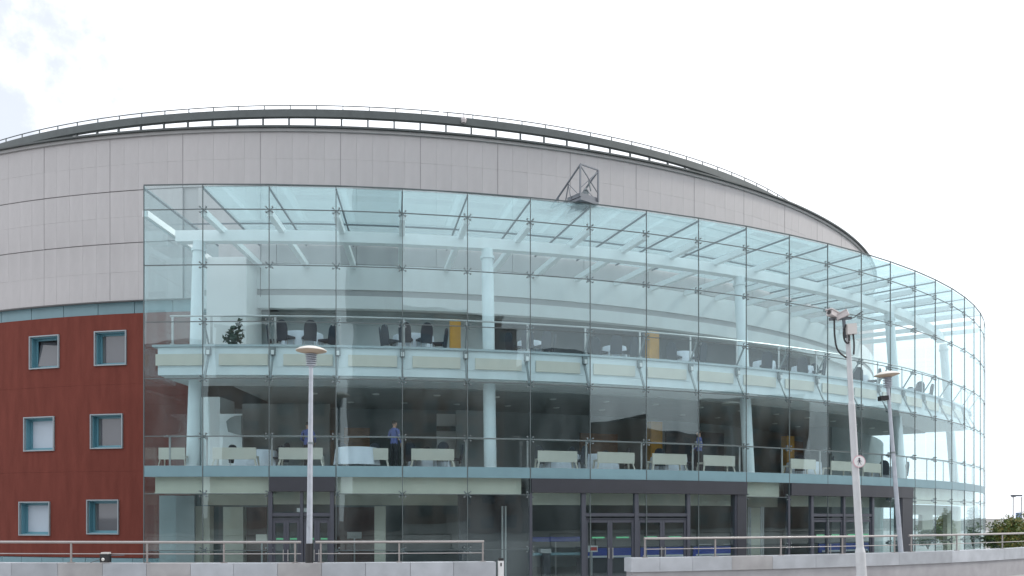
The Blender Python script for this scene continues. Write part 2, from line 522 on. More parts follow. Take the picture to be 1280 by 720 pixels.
# teal recessed band and red wall of the left wing
R_RED = 37.10
LEFT0, LEFT1 = -0.60, ph(239, R_RED)
bandw = 0.0475
bm_ = MB(); bm_.arc(36.6, 36.96, 11.075, 11.60, 0.0004, bandw - 0.0004, 0.03)
bme = bm_.mesh('teal_panel', M['teal'])
a = LEFT0
while a < LEFT1 - 0.005:
    link('teal_panel', bme, H, rz=a)
    a += bandw
courses = [(0.64, 4.335), (4.340, 8.055), (8.060, 11.07)]
wins = [  # photograph columns and heights of each window opening, upper row first
    [(37.5, 74.5, 419.5, 461), (118.5, 158.5, 413.5, 457)],
    [(30.5, 68.5, 521, 564), (113.5, 154, 517.5, 561)],
    [(24.5, 63, 627, 669.5), (109, 149, 624.5, 668)]]
def red_band(z0, z1, holes):
    b = MB()
    cuts = [LEFT0] + [x for h in holes for x in (h[0], h[1])] + [LEFT1]
    for i in range(len(cuts) - 1):
        a0, a1 = cuts[i], cuts[i + 1]
        if i % 2 == 0:
            b.arc(36.72, R_RED, z0, z1, a0, a1, 0.02)
        else:
            h = holes[i // 2]
            b.arc(36.72, R_RED, z0, h[2], a0, a1, 0.04)
            b.arc(36.72, R_RED, h[3], z1, a0, a1, 0.04)
    build('terracotta_band', b, M['red'], H)
for row, (z0, z1) in zip(wins, courses[::-1]):
    holes = []
    for (x0, x1, y0, y1) in row:
        holes.append((ph(x0, R_RED), ph(x1, R_RED), zz((x0 + x1) / 2, y1, R_RED), zz((x0 + x1) / 2, y0, R_RED)))
    red_band(z0, z1, holes)
    for hi, (a0, a1, h0, h1) in enumerate(holes):
        am = (a0 + a1) / 2
        wdt = 2 * R_RED * math.sin((a1 - a0) / 2)
        base = P(R_RED, am, 0)
        # surround: four bars standing proud of the wall
        f = MB(); t_ = 0.048
        for (cx, cz, dx, dz) in ((0, h0 + t_ / 2, wdt, t_), (0, h1 - t_ / 2, wdt, t_),
                                 (-wdt / 2 + t_ / 2, (h0 + h1) / 2, t_, h1 - h0 - 2 * t_), (wdt / 2 - t_ / 2, (h0 + h1) / 2, t_, h1 - h0 - 2 * t_)):
            f.box((cx, 0.0, cz), (dx, 0.12, dz))
        win = build('window', f, M['frame_edge'], H, base, am)
        r = MB(); iw = wdt - 2 * t_
        r.box((-iw / 2 + 0.02, 0.21, (h0 + h1) / 2), (0.04, 0.30, h1 - h0 - 2 * t_))
        r.box((iw / 2 - 0.02, 0.21, (h0 + h1) / 2), (0.04, 0.30, h1 - h0 - 2 * t_))
        r.box((0, 0.21, h1 - t_ - 0.02), (iw - 0.08, 0.30, 0.04))
        r.box((0, 0.21, h0 + t_ + 0.02), (iw - 0.08, 0.30, 0.04))
        # sash
        iw2 = iw - 0.08; z0_, z1_ = h0 + t_ + 0.04, h1 - t_ - 0.04
        s_ = 0.075
        for (cx, cz, dx, dz) in ((0, z0_ + s_ / 2, iw2, s_), (0, z1_ - s_ / 2, iw2, s_),
                                 (-iw2 / 2 + s_ / 2, (z0_ + z1_) / 2, s_, z1_ - z0_ - 2 * s_), (iw2 / 2 - s_ / 2, (z0_ + z1_) / 2, s_, z1_ - z0_ - 2 * s_)):
            r.box((cx, 0.31, cz), (dx, 0.06, dz))
        build('reveal', r, M['teal_frame'], win)
        p = MB(); p.box((0, 0.33, (z0_ + z1_) / 2), (iw2 - 2 * s_, 0.02, z1_ - z0_ - 2 * s_))
        white = (row is not wins[0]) and hi == 0
        pn = build('pane', p, M['blind'] if white else M['pane'], win)
        if row is wins[0] and hi == 0:       # this one stands tilted open
            zh = z0_ + s_
            pn.rotation_euler = (-0.16, 0, 0.16)
            q = Matrix.Rotation(0.16, 3, 'Z') @ Matrix.Rotation(-0.16, 3, 'X') @ Vector((-iw2 / 2, 0.33, zh))
            pn.location = Vector((-iw2 / 2 + 0.05, 0.24, zh)) - q
            win['label'] = 'teal window standing tilted open'
        if not white and not (row is wins[0] and hi == 0):
            p = MB(); p.box((-iw2 / 2 + s_ + 0.05, 0.317, (z0_ + z1_) / 2), (0.10, 0.004, z1_ - z0_ - 2 * s_))
            build('glazing_strip', p, M['edge'], win)
# teal plinth at the foot of the red wall
pme = MB(); pme.arc(36.8, 37.16, 0.0, 0.62, 0.0003, 0.0303, 0.03)
pme = pme.mesh('plinth_panel', M['teal'])
a = LEFT0
while a < -0.085:
    link('plinth_panel', pme, H, rz=a); a += 0.0306

# ---------------------------------------------------------------- foyer floors, ceilings, back walls
A_END = mull(20) + 0.012                      # the floors and the glass roof stop short of the last panes
b = MB(); b.arc(33.0, RG - 0.10, 3.80, 4.14, PH0 + 0.001, A_END)
build('first_floor_slab', b, M['carpet'], H)
b = MB(); b.arc(33.0, RG - 0.35, 3.78, 3.797, PH0 + 0.001, A_END)
build('ground_floor_ceiling', b, M['ceil'], H)
SL0 = ph(197, RS)
b = MB(); b.arc(33.0, RS - 0.61, 8.12, 8.36, SL0, A_END)
build('upper_floor_slab', b, M['carpet'], H)
b = MB(); b.arc(RS - 0.62, RS + 0.07, 8.363, 8.44, SL0 - 0.004, A_END)
build('slab_nosing', b, M['nosing'], H)
b = MB(); b.arc(40.9, RS - 0.02, 7.38, 7.66, SL0, A_END)
build('edge_beam', b, M['paleblue'], H)
b = MB(); b.arc(RS - 0.6, RS - 0.012, 7.662, 8.36, SL0, A_END)
build('edge_wall', b, M['paleblue'], H)
b = MB(); b.arc(40.8, RS - 0.30, 7.34, 7.378, SL0 + 0.002, A_END)
build('edge_soffit', b, M['white_wall'], H)
b = MB(); b.arc(33.0, 40.8, 7.30, 7.40, PH0 + 0.05, A_END)
build('first_floor_ceiling', b, M['ceil'], H)
b = MB(); b.arc(33.0, 36.9, 11.20, 11.30, -0.005, 1.9)
build('upper_floor_ceiling', b, M['ceil'], H)
for z0, z1, nm in ((0.0, 3.78, 'inner_wall'), (4.14, 7.30, 'inner_wall'), (8.36, 11.2, 'inner_wall')):
    r_ = 36.3 if z0 > 8 else 34.2
    b = MB(); b.arc(r_ - 0.3, r_, z0, z1, LEFT1 if z0 > 8 else -0.6, ph(612, 36.3) if z0 > 8 else 2.0, 0.05)
    build(nm, b, M['upper_inner'] if z0 > 8 else M['inner'], H)
for z0, z1, m_ in ((0.0, 3.78, 'inner'), (4.14, 7.30, 'inner'), (8.36, 11.19, 'white_wall')):
    b = MB(); b.arc(36.6, 37.85 if z1 < 8 else 37.0, z0, z1, 0.80, 2.0, 0.03)
    build('inner_wall', b, M[m_], H)
b = MB(); b.arc(36.2, 36.5, 0, 11.6, 1.9, PI2 - 0.6, 0.05)
build('rear_wall', b, M['stone'], H)
b = MB(); b.arc(36.0, 36.3, 0, 11.6, LEFT0, LEFT1, 0.05)
build('office_back_wall', b, M['inner'], H)

b = MB(); b.arc(35.6, 35.9, 8.36, 11.2, ph(612, 36.3) - 0.01, 1.0, 0.05)
build('inner_wall', b, M['dark_upper'], H)
# white end wall of the foyer on both floors, with its door leaf and screen
e0, e1 = ph(258, 38.6), ph(308, 38.6)
b = MB(); b.arc(36.6, 38.6, 8.362, 12.88, e0, e1, 0.02)
build('end_wall', b, M['white_wall'], H)
b = MB(); b.arc(36.6, 38.2, 4.142, 7.29, ph(252, 38.2), ph(275, 38.2), 0.02)
build('end_wall', b, M['white_wall'], H)
b = MB(); b.arc(38.45, 38.55, 4.142, 6.55, ph(275, 38.5), ph(303, 38.5), 0.02)
build('white_screen', b, M['white'], H)
b = MB()
sx = P(38.75, ph(295, 38.75), 6.05)
b.v = []; 
pts = [(-0.36, 0.16), (-0.2, 0.30), (0.0, 0.38), (0.26, 0.40), (0.26, -0.40), (0.05, -0.36), (-0.28, -0.26)]
n_ = len(pts)
for dy in (0, -0.12):
    for x, z in pts:
        b.v.append((x, dy, z))
b.f = [tuple(range(n_))[::-1], tuple(range(n_, 2 * n_))] + [(i, (i + 1) % n_, n_ + (i + 1) % n_, n_ + i) for i in range(n_)]
b.mi = [0] * len(b.f)
build('hanging_banner', b, M['inner'], H, (sx[0], sx[1], sx[2]), ph(295, 38.75))
b = MB(); b.arc(35.8, 36.0, 4.142, 7.29, ph(303, 36), ph(412, 36), 0.02)
build('recess_wall', b, M['ceil'], H)

# ochre pillars and wooden panels on the inner walls
def inner_panel(name, x0, x1, R, z0, z1, m, th=0.15):
    b = MB(); b.arc(R - th, R, z0, z1, ph(x0, R), ph(x1, R), 0.02)
    return build(name, b, m, H)
for x0, x1, R, z0, z1 in ((563, 576, 39.0, 8.36, zz(570, 399, 39.0)), (812, 824, 38.5, 8.36, zz(818, 414, 38.5)), (814, 828, 38.6, 4.14, zz(821, 527, 38.6)), (984, 993, 38, 4.14, zz(988, 545, 38.0))):
    inner_panel('ochre_pillar', x0, x1, R, z0, z1, M['yellow'], 0.35)
for x0, x1, R, z0, z1 in ((430, 462, 35.6, 4.14, 6.3), (380, 417, 35.4, 4.14, 6.2), (726, 772, 35.6, 4.14, 6.3), (597, 610, 36.5, 4.14, 6.4), (988, 1004, 36.0, 6.0, 6.6), (336, 352, 35.5, 4.14, 7.0), (1180, 1189, 38, 8.36, 10.5)):
    inner_panel('wood_panel', x0, x1, R, z0, z1, M['wood'])
inner_panel('white_doorway', 546, 577, 36.2, 4.14, 6.9, M['white_wall'], 0.1)
inner_panel('service_hatch', 546, 577, 36.3, 6.15, 6.35, M['edge'], 0.15)
inner_panel('dark_partition', 833, 905, 36.8, 4.14, 6.5, M['black'], 0.1)
inner_panel('dark_partition', 570, 608, 36.8, 4.14, 7.0, M['inner'], 0.1)
# downlights in the first floor ceiling
dl = MB(); dl.lathe([(0.02, 0), (0.13, 0), (0.15, 0.03), (0.02, 0.035)], 12)
dme = dl.mesh('downlight', M['lamplens'])
for i in range(16):
    a = 0.05 + i * 0.062
    link('downlight', dme, H, P(39.2, a, 7.262))
    link('downlight', dme, H, P(36.6, a + 0.03, 7.262))

# ground floor inner pieces: bulkheads, pale pillars, dark walls
b = MB(); b.arc(RG - 1.3, RG - 0.25, 3.19, 3.24, PH0 + 0.006, mull(2), R0t=None)
b.arc(RG - 0.5, RG - 0.30, 3.24, 3.775, PH0 + 0.006, mull(2))
build('bulkhead', b, M['beige'], H)
b = MB(); b.arc(RG - 0.5, RG - 0.30, 3.19, 3.775, mull(3), mull(6) - 0.006); build('bulkhead', b, M['beige'], H)
b = MB(); b.arc(RG - 0.5, RG - 0.30, 3.19, 3.775, mull(10), mull(11) - 0.006); build('bulkhead', b, M['beige'], H)
b = MB(); b.arc(RG - 0.5, RG - 0.30, 3.0, 3.775, mull(14) + 0.02, A_END); build('bulkhead', b, M['beige'], H)
for x0, x1 in ((252, 334), (336, 420), (420, 572), (664, 925), (935, 972), (985, 1128)):
    inner_panel('lower_bulkhead', x0, x1, 42.7 if x0 in (336, 664, 985) else 40.6, 2.83, 3.36, M['beige'], 0.12)
for x0, x1, R in ((244, 262, 40.8), (279, 304, 38.2), (468, 482, 41.0), (938, 953, 41.5)):
    inner_panel('pale_pillar', x0, x1, R, 0.0, 2.79, M['beige'], 0.4)
inner_panel('dark_wall', 199, 243, 41.3, 0.0, 3.18, M['inner'], 0.1)
inner_panel('dark_wall', 573, 661, 41.6, 0.0, 3.18, M['black'], 0.1)
inner_panel('brown_wall', 305, 333, 37.5, 0.0, 2.79, M['brown'], 0.1)
inner_panel('brown_wall', 419, 468, 37.5, 0.0, 2.79, M['brown'], 0.1)
for x0, x1, R, z0, z1 in ((1141, 1201, 42.6, 2.5, 3.0), (1153, 1166, 42.6, 1.75, 2.5), (1184, 1201, 42.6, 0, 2.5)):
    inner_panel('pale_wall', x0, x1, R, z0, z1, M['beige'], 0.2)

# ---------------------------------------------------------------- columns, ring beam, rafters
colphi = [ph(245, RC), ph(611, RC), ph(930, RC), ph(1119, RC), ph(1119, RC) + 0.245]
for a in colphi:
    b = MB()
    p0 = P(RC + 0.30, a, 4.14); p1 = P(RC - 0.30, a, 12.5)
    b.tube(p0, p1, 0.235, 0.225, 20)
    b.tube(tuple(Vector(p0).lerp(Vector(p1), 0.955)), tuple(Vector(p0).lerp(Vector(p1), 0.968)), 0.27, 0.27, 20)
    b.tube(p0, tuple(Vector(p0).lerp(Vector(p1), 0.01)), 0.30, 0.26, 20)
    build('column', b, M['paleblue'], H, smooth=True)
b = MB(); b.arc(RC - 0.55, RC - 0.15, 12.50, 12.90, colphi[0] - 0.02, A_END)
build('ring_beam', b, M['white'], H)
b = MB(); b.bar((0, -RG + 0.10, 12.91), (0, -37.3, 12.91), 0.20, 0.22)
rme = b.mesh('rafter', M['white'])
b = MB(); b.bar((0, -RG + 0.03, 13.74), (0, -37.3, 13.74), 0.05, 0.06)
tme = b.mesh('glazing_bar', M['gantry'])
b = MB(); b.bar((0.0, -RG + 0.05, 12.99), (0.0, -37.3, 12.99), 0.05, 0.05)
for k in range(0, 21):
    link('rafter', rme, H, rz=mull(k))
    link('glazing_bar', tme, H, rz=mull(k))
for R in (40.0,):
    b = MB(); b.arc(R - 0.022, R + 0.022, 13.72, 13.77, PH0, A_END)
    build('purlin', b, M['gantry'], H)
for R0, R1, nm in ((40.01, RG - 0.04, 0), (37.3, 39.99, 1)):
    b = MB(); b.arc(R0, R1, 13.785, 13.805, 0.0004, DTH - 0.0004, 1.0)
    rp = b.mesh('roof_pane', M['roof_glass'])
    for k in range(1, 20):
        link('roof_pane', rp, H, rz=mull(k))

# ---------------------------------------------------------------- the glass wall
ROWS = [13.83, 13.0, 11.08, 9.12, 7.16, 5.17, 4.16]
LOW = [3.76, 3.18, 1.22, 0.0]
PORT = {2: 1, 6: 1, 7: 1, 8: 1, 9: 1, 11: 1, 12: 1, 13: 1}
def flat_pane(name, z0, z1, wdt_phi, m, R=RG, th=0.016, gap=0.012):
    # flat pane spanning a chord; its own origin sits at its centre
    half = R * math.sin(wdt_phi / 2) - gap / 2
    h = (z1 - z0) / 2 - gap / 2
    b = MB(); b.box((0, 0, 0), (2 * half, th, 2 * h))
    return b.mesh(name, m)
cache = {}
def put_pane(k, z0, z1):
    a0, a1 = mull(k), mull(k + 1)
    key = (round(a1 - a0, 4), round(z0, 2), round(z1, 2))
    if key not in cache:
        cache[key] = flat_pane('glass_pane', z0, z1, a1 - a0, M['glass'])
    am = (a0 + a1) / 2
    Rm = RG * math.cos((a1 - a0) / 2)
    o = link('glass_pane', cache[key], H, P(Rm, am, (z0 + z1) / 2), am + random.gauss(0, 0.003))
    o.rotation_euler[0] = random.gauss(0, 0.003)
    return o
for k in range(KMAX):
    for z1, z0 in zip(ROWS[:-1], ROWS[1:]):
        put_pane(k, z0, z1)
    if k not in PORT:
        for z1, z0 in zip(LOW[:-1], LOW[1:]):
            put_pane(k, z0, z1)
    # spandrel panel at the first floor edge
    a0, a1 = mull(k), mull(k + 1)
    half = RG * math.sin((a1 - a0) / 2) - 0.02
    b = MB(); b.box((0, 0.01, 3.96), (2 * half, 0.05, 0.385))
    am = (a0 + a1) / 2
    build('spandrel_panel', b, M['teal'], H, P(RG * math.cos((a1 - a0) / 2), am, 0), am)
# return pane at the left end, running back to the wall
for z1, z0 in list(zip(ROWS[:-1], ROWS[1:])) + [(4.14, 2.2), (2.2, 0.02)]:
    for R0, R1 in ((37.3, 40.45), (40.47, RG - 0.02)):
        b = MB(); b.box((0, -(R0 + R1) / 2, (z0 + z1) / 2), (0.016, R1 - R0, z1 - z0 - 0.012))
        build('return_pane', b, M['glass'], H, rz=PH0 + 0.0004)
        link('return_pane', b.mesh('return_pane', M['glass']), H, rz=mull(KMAX) - 0.0004)
# mullions (dark vertical joints) and horizontal joints
def mull_mesh(z0, z1):
    b = MB(); b.box((0, -RG, (z0 + z1) / 2), (0.026, 0.04, z1 - z0))
    return b.mesh('mullion', M['edge'])
mm = mull_mesh(0.0, 13.84)
for k in range(KMAX + 1):
    link('mullion', mm, H, rz=mull(k))
for z in (13.0, 11.08, 9.12, 7.16, 5.17):
    b = MB()
    for k in range(KMAX):
        b.bar(P(RG, mull(k), z), P(RG, mull(k + 1), z), 0.030, 0.030)
    build('glazing_joint', b, M['edge'], H)
b = MB()
for k in range(KMAX):
    b.bar(P(RG, mull(k), 13.86), P(RG, mull(k + 1), 13.86), 0.05, 0.032)
build('top_rail', b, M['edge'], H)
for z in (3.18, 1.22):
    for k0, k1 in ((0, 2), (3, 6), (10, 11), (14, KMAX)):
        b = MB()
        for k in range(k0, k1):
            b.bar(P(RG, mull(k), z), P(RG, mull(k + 1), z), 0.026, 0.026)
        build('glazing_joint', b, M['edge'], H)
# spider fittings: four fingers clamping each corner of the panes
b = MB()
for sx in (-1, 1):
    for sz in (-1, 1):
        b.bar((0, -RG + 0.13, 0), (sx * 0.11, -RG + 0.05, sz * 0.09), 0.026, 0.026)
        b.tube((sx * 0.11, -RG + 0.06, sz * 0.09), (sx * 0.11, -RG - 0.02, sz * 0.09), 0.028, 0.028, 8)
b.tube((0, -RG + 0.20, 0), (0, -RG + 0.08, 0), 0.055, 0.055, 8)
sme = b.mesh('spider_fitting', M['bracket'])
for k in range(1, 22):
    for z in (13.0, 11.08, 9.12, 7.16, 5.17, 3.18, 1.22):
        if z < 4 and (k in PORT and (k - 1) in PORT):
            continue
        link('spider_fitting', sme, H, P(0, 0, z), mull(k))

# ---------------------------------------------------------------- balcony edge: cream panels, brackets, railings
me = MB(); half = RS * math.sin(DTH / 2) * 0.76
me.box((0, -RS * math.cos(DTH / 2) - 0.03, 7.91), (2 * half, 0.05, 0.40))
cme = me.mesh('cream_panel', M['cream'])
for k in range(0, 20):
    link('cream_panel', cme, H, rz=-0.0719 + k * DTH + DTH * 0.54)
# brackets: outrigger box on the edge plus an inclined strut out to the glass node
b = MB()
b.box((0, -RS - 0.07, 8.20), (0.17, 0.13, 0.27))
b.box((0.01, -RS - 0.15, 8.15), (0.10, 0.03, 0.15), m=1)
b.bar((0, -RS + 0.02, 8.16), (0, -RG + 0.13, 7.18), 0.07, 0.06)
b.bar((0, -RS - 0.02, 8.44), (0, -RG + 0.13, 9.10), 0.05, 0.05)
bme_ = b.mesh('bracket', [M['bracket'], M['signwhite']])
for k in range(1, 21):
    link('bracket', bme_, H, rz=mull(k))
def hoop(z, R, a0, a1, r):
    b = MB(); n = int((a1 - a0) / 0.02)
    b.path([P(R, a0 + (a1 - a0) * i / n, z) for i in range(n + 1)], r, 6)
    return b
build('handrail', hoop(9.46, RS - 0.05, SL0 + 0.01, A_END, 0.033), M['steel'], H, smooth=True)
build('handrail', hoop(5.20, RG - 0.40, PH0 + 0.012, A_END, 0.030), M['steel'], H, smooth=True)
b = MB(); b.box((0, -RS + 0.05, 8.94), (0.07, 0.03, 1.02)); b.box((0, -RS + 0.05, 8.47), (0.14, 0.12, 0.04))
pme_ = b.mesh('railing_post', M['steel'])
b = MB(); b.box((0, -RG + 0.40, 4.66), (0.06, 0.04, 1.04)); b.bar((0, -RG + 0.40, 5.18), (0, -RG + 0.15, 5.20), 0.04, 0.04)
pme2 = b.mesh('railing_post', M['steel'])
for k in range(0, 21):
    link('railing_post', pme_, H, rz=max(SL0 + 0.012, mull(k) + 0.0015))
    link('railing_post', pme2, H, rz=mull(k) + (0.017 if k == 0 else 0.0))
# ---------------------------------------------------------------- three dark entrance portals
def portal(k0, k1, posts, doors, pillar, x0, x1):
    a0, a1 = mull(k0) + 0.0006, mull(k1) - 0.0006
    if x1:
        a1 = ph(x1, RG)
    b = MB(); b.arc(RG - 0.35, RG + 0.10, 3.26, 3.755, a0, a1)
    build('entrance_fascia', b, M['black'], H)
    edges = []
    for (px, wd) in posts:
        a = ph(px, RG)
        b = MB(); b.box((0, -RG + 0.05, 1.63), (wd, 0.16, 3.25))
        build('door_post', b, M['doorgrey'], H, rz=a)
        edges.append(a)
    for (pa, pb) in pillar:
        b = MB(); b.arc(RG - 0.35, RG + 0.06, 0.0, 3.258, ph(pa, RG), ph(pb, RG))
        build('dark_pillar', b, M['black'], H)
    # transom and glass between posts
    for i in range(len(posts) - 1):
        aa, ab = edges[i], edges[i + 1]
        am = (aa + ab) / 2
        wdt = 2 * RG * math.sin((ab - aa) / 2) - (posts[i][1] + posts[i + 1][1]) / 2 - 0.004
        isdoor = i in doors
        Rm = RG * math.cos((ab - aa) / 2)
        if isdoor:
            b = MB(); b.box((0, -Rm + 0.05, 2.46), (wdt, 0.12, 0.12)); b.box((0, -Rm + 0.05, 2.31), (wdt, 0.08, 0.04))
            build('transom', b, M['doorgrey'], H, rz=am)
            b = MB(); b.box((0, -Rm + 0.05, 2.885), (wdt, 0.016, 0.72)); build('transom_light', b, M['glass'], H, rz=am)
            hw = wdt / 2
            for s in (-1, 1):
                cx = s * hw / 2
                f = MB(); st = 0.10
                for (dx, cz, w_, h_) in ((-hw / 2 + st / 2, 1.14, st, 2.26), (hw / 2 - st / 2, 1.14, st, 2.26), (0, 0.12, hw - 2 * st, 0.2), (0, 2.22, hw - 2 * st, 0.10)):
                    f.box((cx + dx, -Rm + 0.05, cz), (w_ - 0.006, 0.06, h_))
                d = build('door', f, M['doorgrey'], H, rz=am)
                p = MB(); p.box((cx, -Rm + 0.05, 1.195), (hw - 2 * st, 0.016, 1.95)); build('door_pane', p, M['glass'], d)
                p = MB(); p.tube((cx - s * (hw / 2 - 0.08), -Rm - 0.06, 0.85), (cx - s * (hw / 2 - 0.08), -Rm - 0.06, 1.25), 0.018, 0.018, 8)
                p.box((cx - s * (hw / 2 - 0.08), -Rm - 0.03, 1.2), (0.02, 0.06, 0.02)); p.box((cx - s * (hw / 2 - 0.08), -Rm - 0.03, 0.9), (0.02, 0.06, 0.02))
                build('handle', p, M['steel'], d)
                p = MB(); p.box((cx + 0.02, -Rm + 0.03, 1.62), (hw * 0.52, 0.006, 0.055)); build('door_strip', p, M['signgreen'], d)
        else:
            b = MB(); b.box((0, -Rm + 0.05, 1.62), (wdt, 0.016, 3.24)); build('side_light', b, M['glass'], H, rz=am)
portal(2, 3, [(338, 0.14), (377, 0.10), (415, 0.14)], (0, 1), [], 334, None)
portal(6, 10, [(663.5, 0.10), (729.5, 0.16), (795.5, 0.16), (860.5, 0.14), (920, 0.10)], (1, 2), [(920.5, 931.5)], 664, None)
portal(11, 14, [(986, 0.10), (1015, 0.14), (1055, 0.12), (1091, 0.14), (1126, 0.10)], (1, 2), [(1126.5, 1139.5)], 986, 1139.5)
# pale twin posts standing behind the glass
for px in (628, 632, 935.5, 938, 951.5, 954):
    b = MB(); b.tube(P(RG - 0.9, ph(px, RG - 0.9), 0), P(RG - 0.9, ph(px, RG - 0.9), 2.78), 0.035, 0.035, 8)
    build('service_pipe', b, M['cornice'], H, smooth=True)

# ---------------------------------------------------------------- raised walkway ring over the roof edge
RR = 34.36
b = MB(); b.arc(RR - 0.22, RR, 20.46, 20.80, -1.4, 1.7, 0.02)
ring = build('walkway_ring', b, M['ring'], H)
b = MB(); b.arc(RR - 0.5, RR - 0.225, 20.70, 20.79, -1.4, 1.7, 0.02)
build('walkway_deck', b, M['ring'], ring)
STEP = 0.0345
b = MB(); b.box((0, -RR + 0.10, 19.47), (0.07, 0.10, 1.90))
wp = b.mesh('walkway_post', M['ring'])
b = MB(); b.box((0, -RR + 0.06, 20.89), (0.035, 0.04, 0.18))
wp2 = b.mesh('rail_stanchion', M['ring'])
for i in range(-20, 42):
    link('walkway_post', wp, H, rz=0.13 + i * STEP)
    link('rail_stanchion', wp2, H, rz=0.13 + i * STEP + 0.002)
gap = ph(551, RR)
build('walkway_rail', hoop(20.99, RR - 0.06, -1.2, gap - 0.002, 0.022), M['ring'], H)
build('walkway_rail', hoop(20.99, RR - 0.06, gap + 0.003, 1.7, 0.022), M['ring'], H)
b = MB(); b.lathe([(0.10, -0.14), (0.13, 0.0), (0.11, 0.08), (0.04, 0.12)], 12); b.box((0, 0, 0.22), (0.04, 0.04, 0.24))
build('roof_lamp', b, M['camerawhite'], H, P(RR + 0.16, ph(579, RR), 20.62))
# lower roof kerb seen through the gaps
b = MB(); b.arc(36.2, 36.6, 18.50, 18.66, -1.4, 1.7, 0.02)
build('roof_kerb', b, M['roofdark'], H)

# ================================================================== window cleaning gantry on the glass roof
ga = ph(731, RG - 0.3)
gx, gy, gz = wpos(RG, ga, 0)
gan = thing('cleaning_gantry', 'grey steel truss gantry standing on the top edge of the glass wall', 'gantry', (gx, gy, 13.94), ga + R_(22))
b = MB(); hw = 0.45
b.box((0, 0.30, -0.02), (0.9, 0.8, 0.10)); b.box((0, 0.30, 0.13), (0.84, 0.70, 0.16))
build('platform', b, M['gantry'], gan)
for s in (-1, 1):
    b = MB()
    x = s * hw
    b.bar((x, -0.08, 0.05), (x, -0.08, 1.20), 0.055, 0.055)
    b.bar((x, -0.08, 1.20), (x, 1.55, 0.06), 0.05, 0.05)
    b.bar((x, -0.05, 0.07), (x, 1.55, 0.07), 0.05, 0.05)
    b.bar((x, 0.55, 0.68), (x, 0.72, 0.08), 0.032, 0.032)
    b.bar((x, 0.55, 0.68), (x, 0.42, 0.08), 0.032, 0.032)
    b.bar((x, 1.10, 0.36), (x, 1.10, 0.08), 0.032, 0.032)
    b.bar((x, 0.0, 0.12), (x, 0.55, 0.68), 0.02, 0.02)
    build('side_truss', b, M['gantry'], gan)
b = MB()
b.bar((-hw, -0.08, 1.22), (hw, -0.08, 1.22), 0.045, 0.045)
b.bar((-hw, -0.08, 1.17), (hw, -0.08, 0.35), 0.03, 0.03)
b.bar((hw, -0.08, 1.17), (-hw, -0.08, 0.35), 0.03, 0.03)
build('front_brace', b, M['gantry'], gan)
b = MB(); b.box((0.12, 0.25, 0.34), (0.16, 0.2, 0.2)); b.tube((0.02, 0.15, 0.5), (0.2, 0.2, 0.42), 0.05, 0.05, 10)
b.bar((0.25, 0.1, 0.45), (0.12, 0.1, 0.85), 0.035, 0.035)
build('winch', b, M['bracket'], gan)

# ================================================================== furniture in the foyers
Z1, Z2 = 4.14, 8.36
def make_chair():
    t = thing('banquet_chair', 'x', 'chair', group='dark banquet chairs round the white tables')
    b = MB(); b.box((0, 0, 0.45), (0.44, 0.44, 0.07)); build('seat', b, M['chair'], t)
    b = MB()
    prof = [(-0.22, 0.30), (-0.23, 0.70), (-0.215, 0.86), (-0.15, 0.97), (-0.06, 1.02), (0.06, 1.02), (0.15, 0.97), (0.215, 0.86), (0.23, 0.70), (0.22, 0.30)]
    n = len(prof)
    for y in (0.20, 0.25):
        for x, z in prof:
            b.v.append((x, y + (z - 0.5) * 0.12, z))
    b.f = [tuple(range(n)), tuple(range(n, 2 * n))[::-1]] + [(i, n + i, n + (i + 1) % n, (i + 1) % n) for i in range(n)]
    b.mi = [0] * len(b.f)
    build('backrest', b, M['chair'], t)
    l = MB(); l.tube((0, 0, 0), (0, 0, 0.42), 0.014, 0.014, 6)
    lme = l.mesh('leg', M['steel'])
    for sx in (-1, 1):
        for sy in (-1, 1):
            link('leg', lme, t, (sx * 0.19, sy * 0.18, 0))
    return t
def cloth_mesh(r=0.75, h=0.74):
    b = MB(); n = 40
    rings = [(0.02, h + 0.012, 0), (r * 0.9, h + 0.012, 0), (r, h, 0.0), (r + 0.015, h - 0.06, 0.006), (r + 0.03, h * 0.5, 0.035), (r + 0.05, 0.12, 0.06)]
    for rr, z, wv in rings:
        for i in range(n):
            t = PI2 * i / n
            q = rr + wv * math.sin(t * 9 + 0.6)
            b.v.append((q * math.cos(t), q * math.sin(t), z))
    for j in range(len(rings) - 1):
        for i in range(n):
            k = (i + 1) % n
            b.f.append((j * n + i, j * n + k, (j + 1) * n + k, (j + 1) * n + i))
    b.f.append(tuple(range(n)))
    b.mi = [0] * len(b.f)
    return b.mesh('tablecloth', M['cloth'], True)
clothm = cloth_mesh()
tt = MB(); tt.lathe([(0.73, 0.70), (0.74, 0.735)], 28)
ttm = tt.mesh('tabletop', M['wood'])
lg = MB(); lg.tube((0, 0, 0), (0, 0, 0.7), 0.03, 0.03, 8); lgm = lg.mesh('leg', M['steel'])
gl_ = MB(); gl_.lathe([(0.03, 0), (0.03, 0.005), (0.006, 0.01), (0.006, 0.07), (0.035, 0.11), (0.03, 0.17)], 8); glm = gl_.mesh('wine_glass', M['rail_glass'])
chair0 = make_chair()
used = [False]
ORD = ['leftmost', 'second from left', 'third from left', 'fourth from left', 'fifth from left', 'sixth from left']
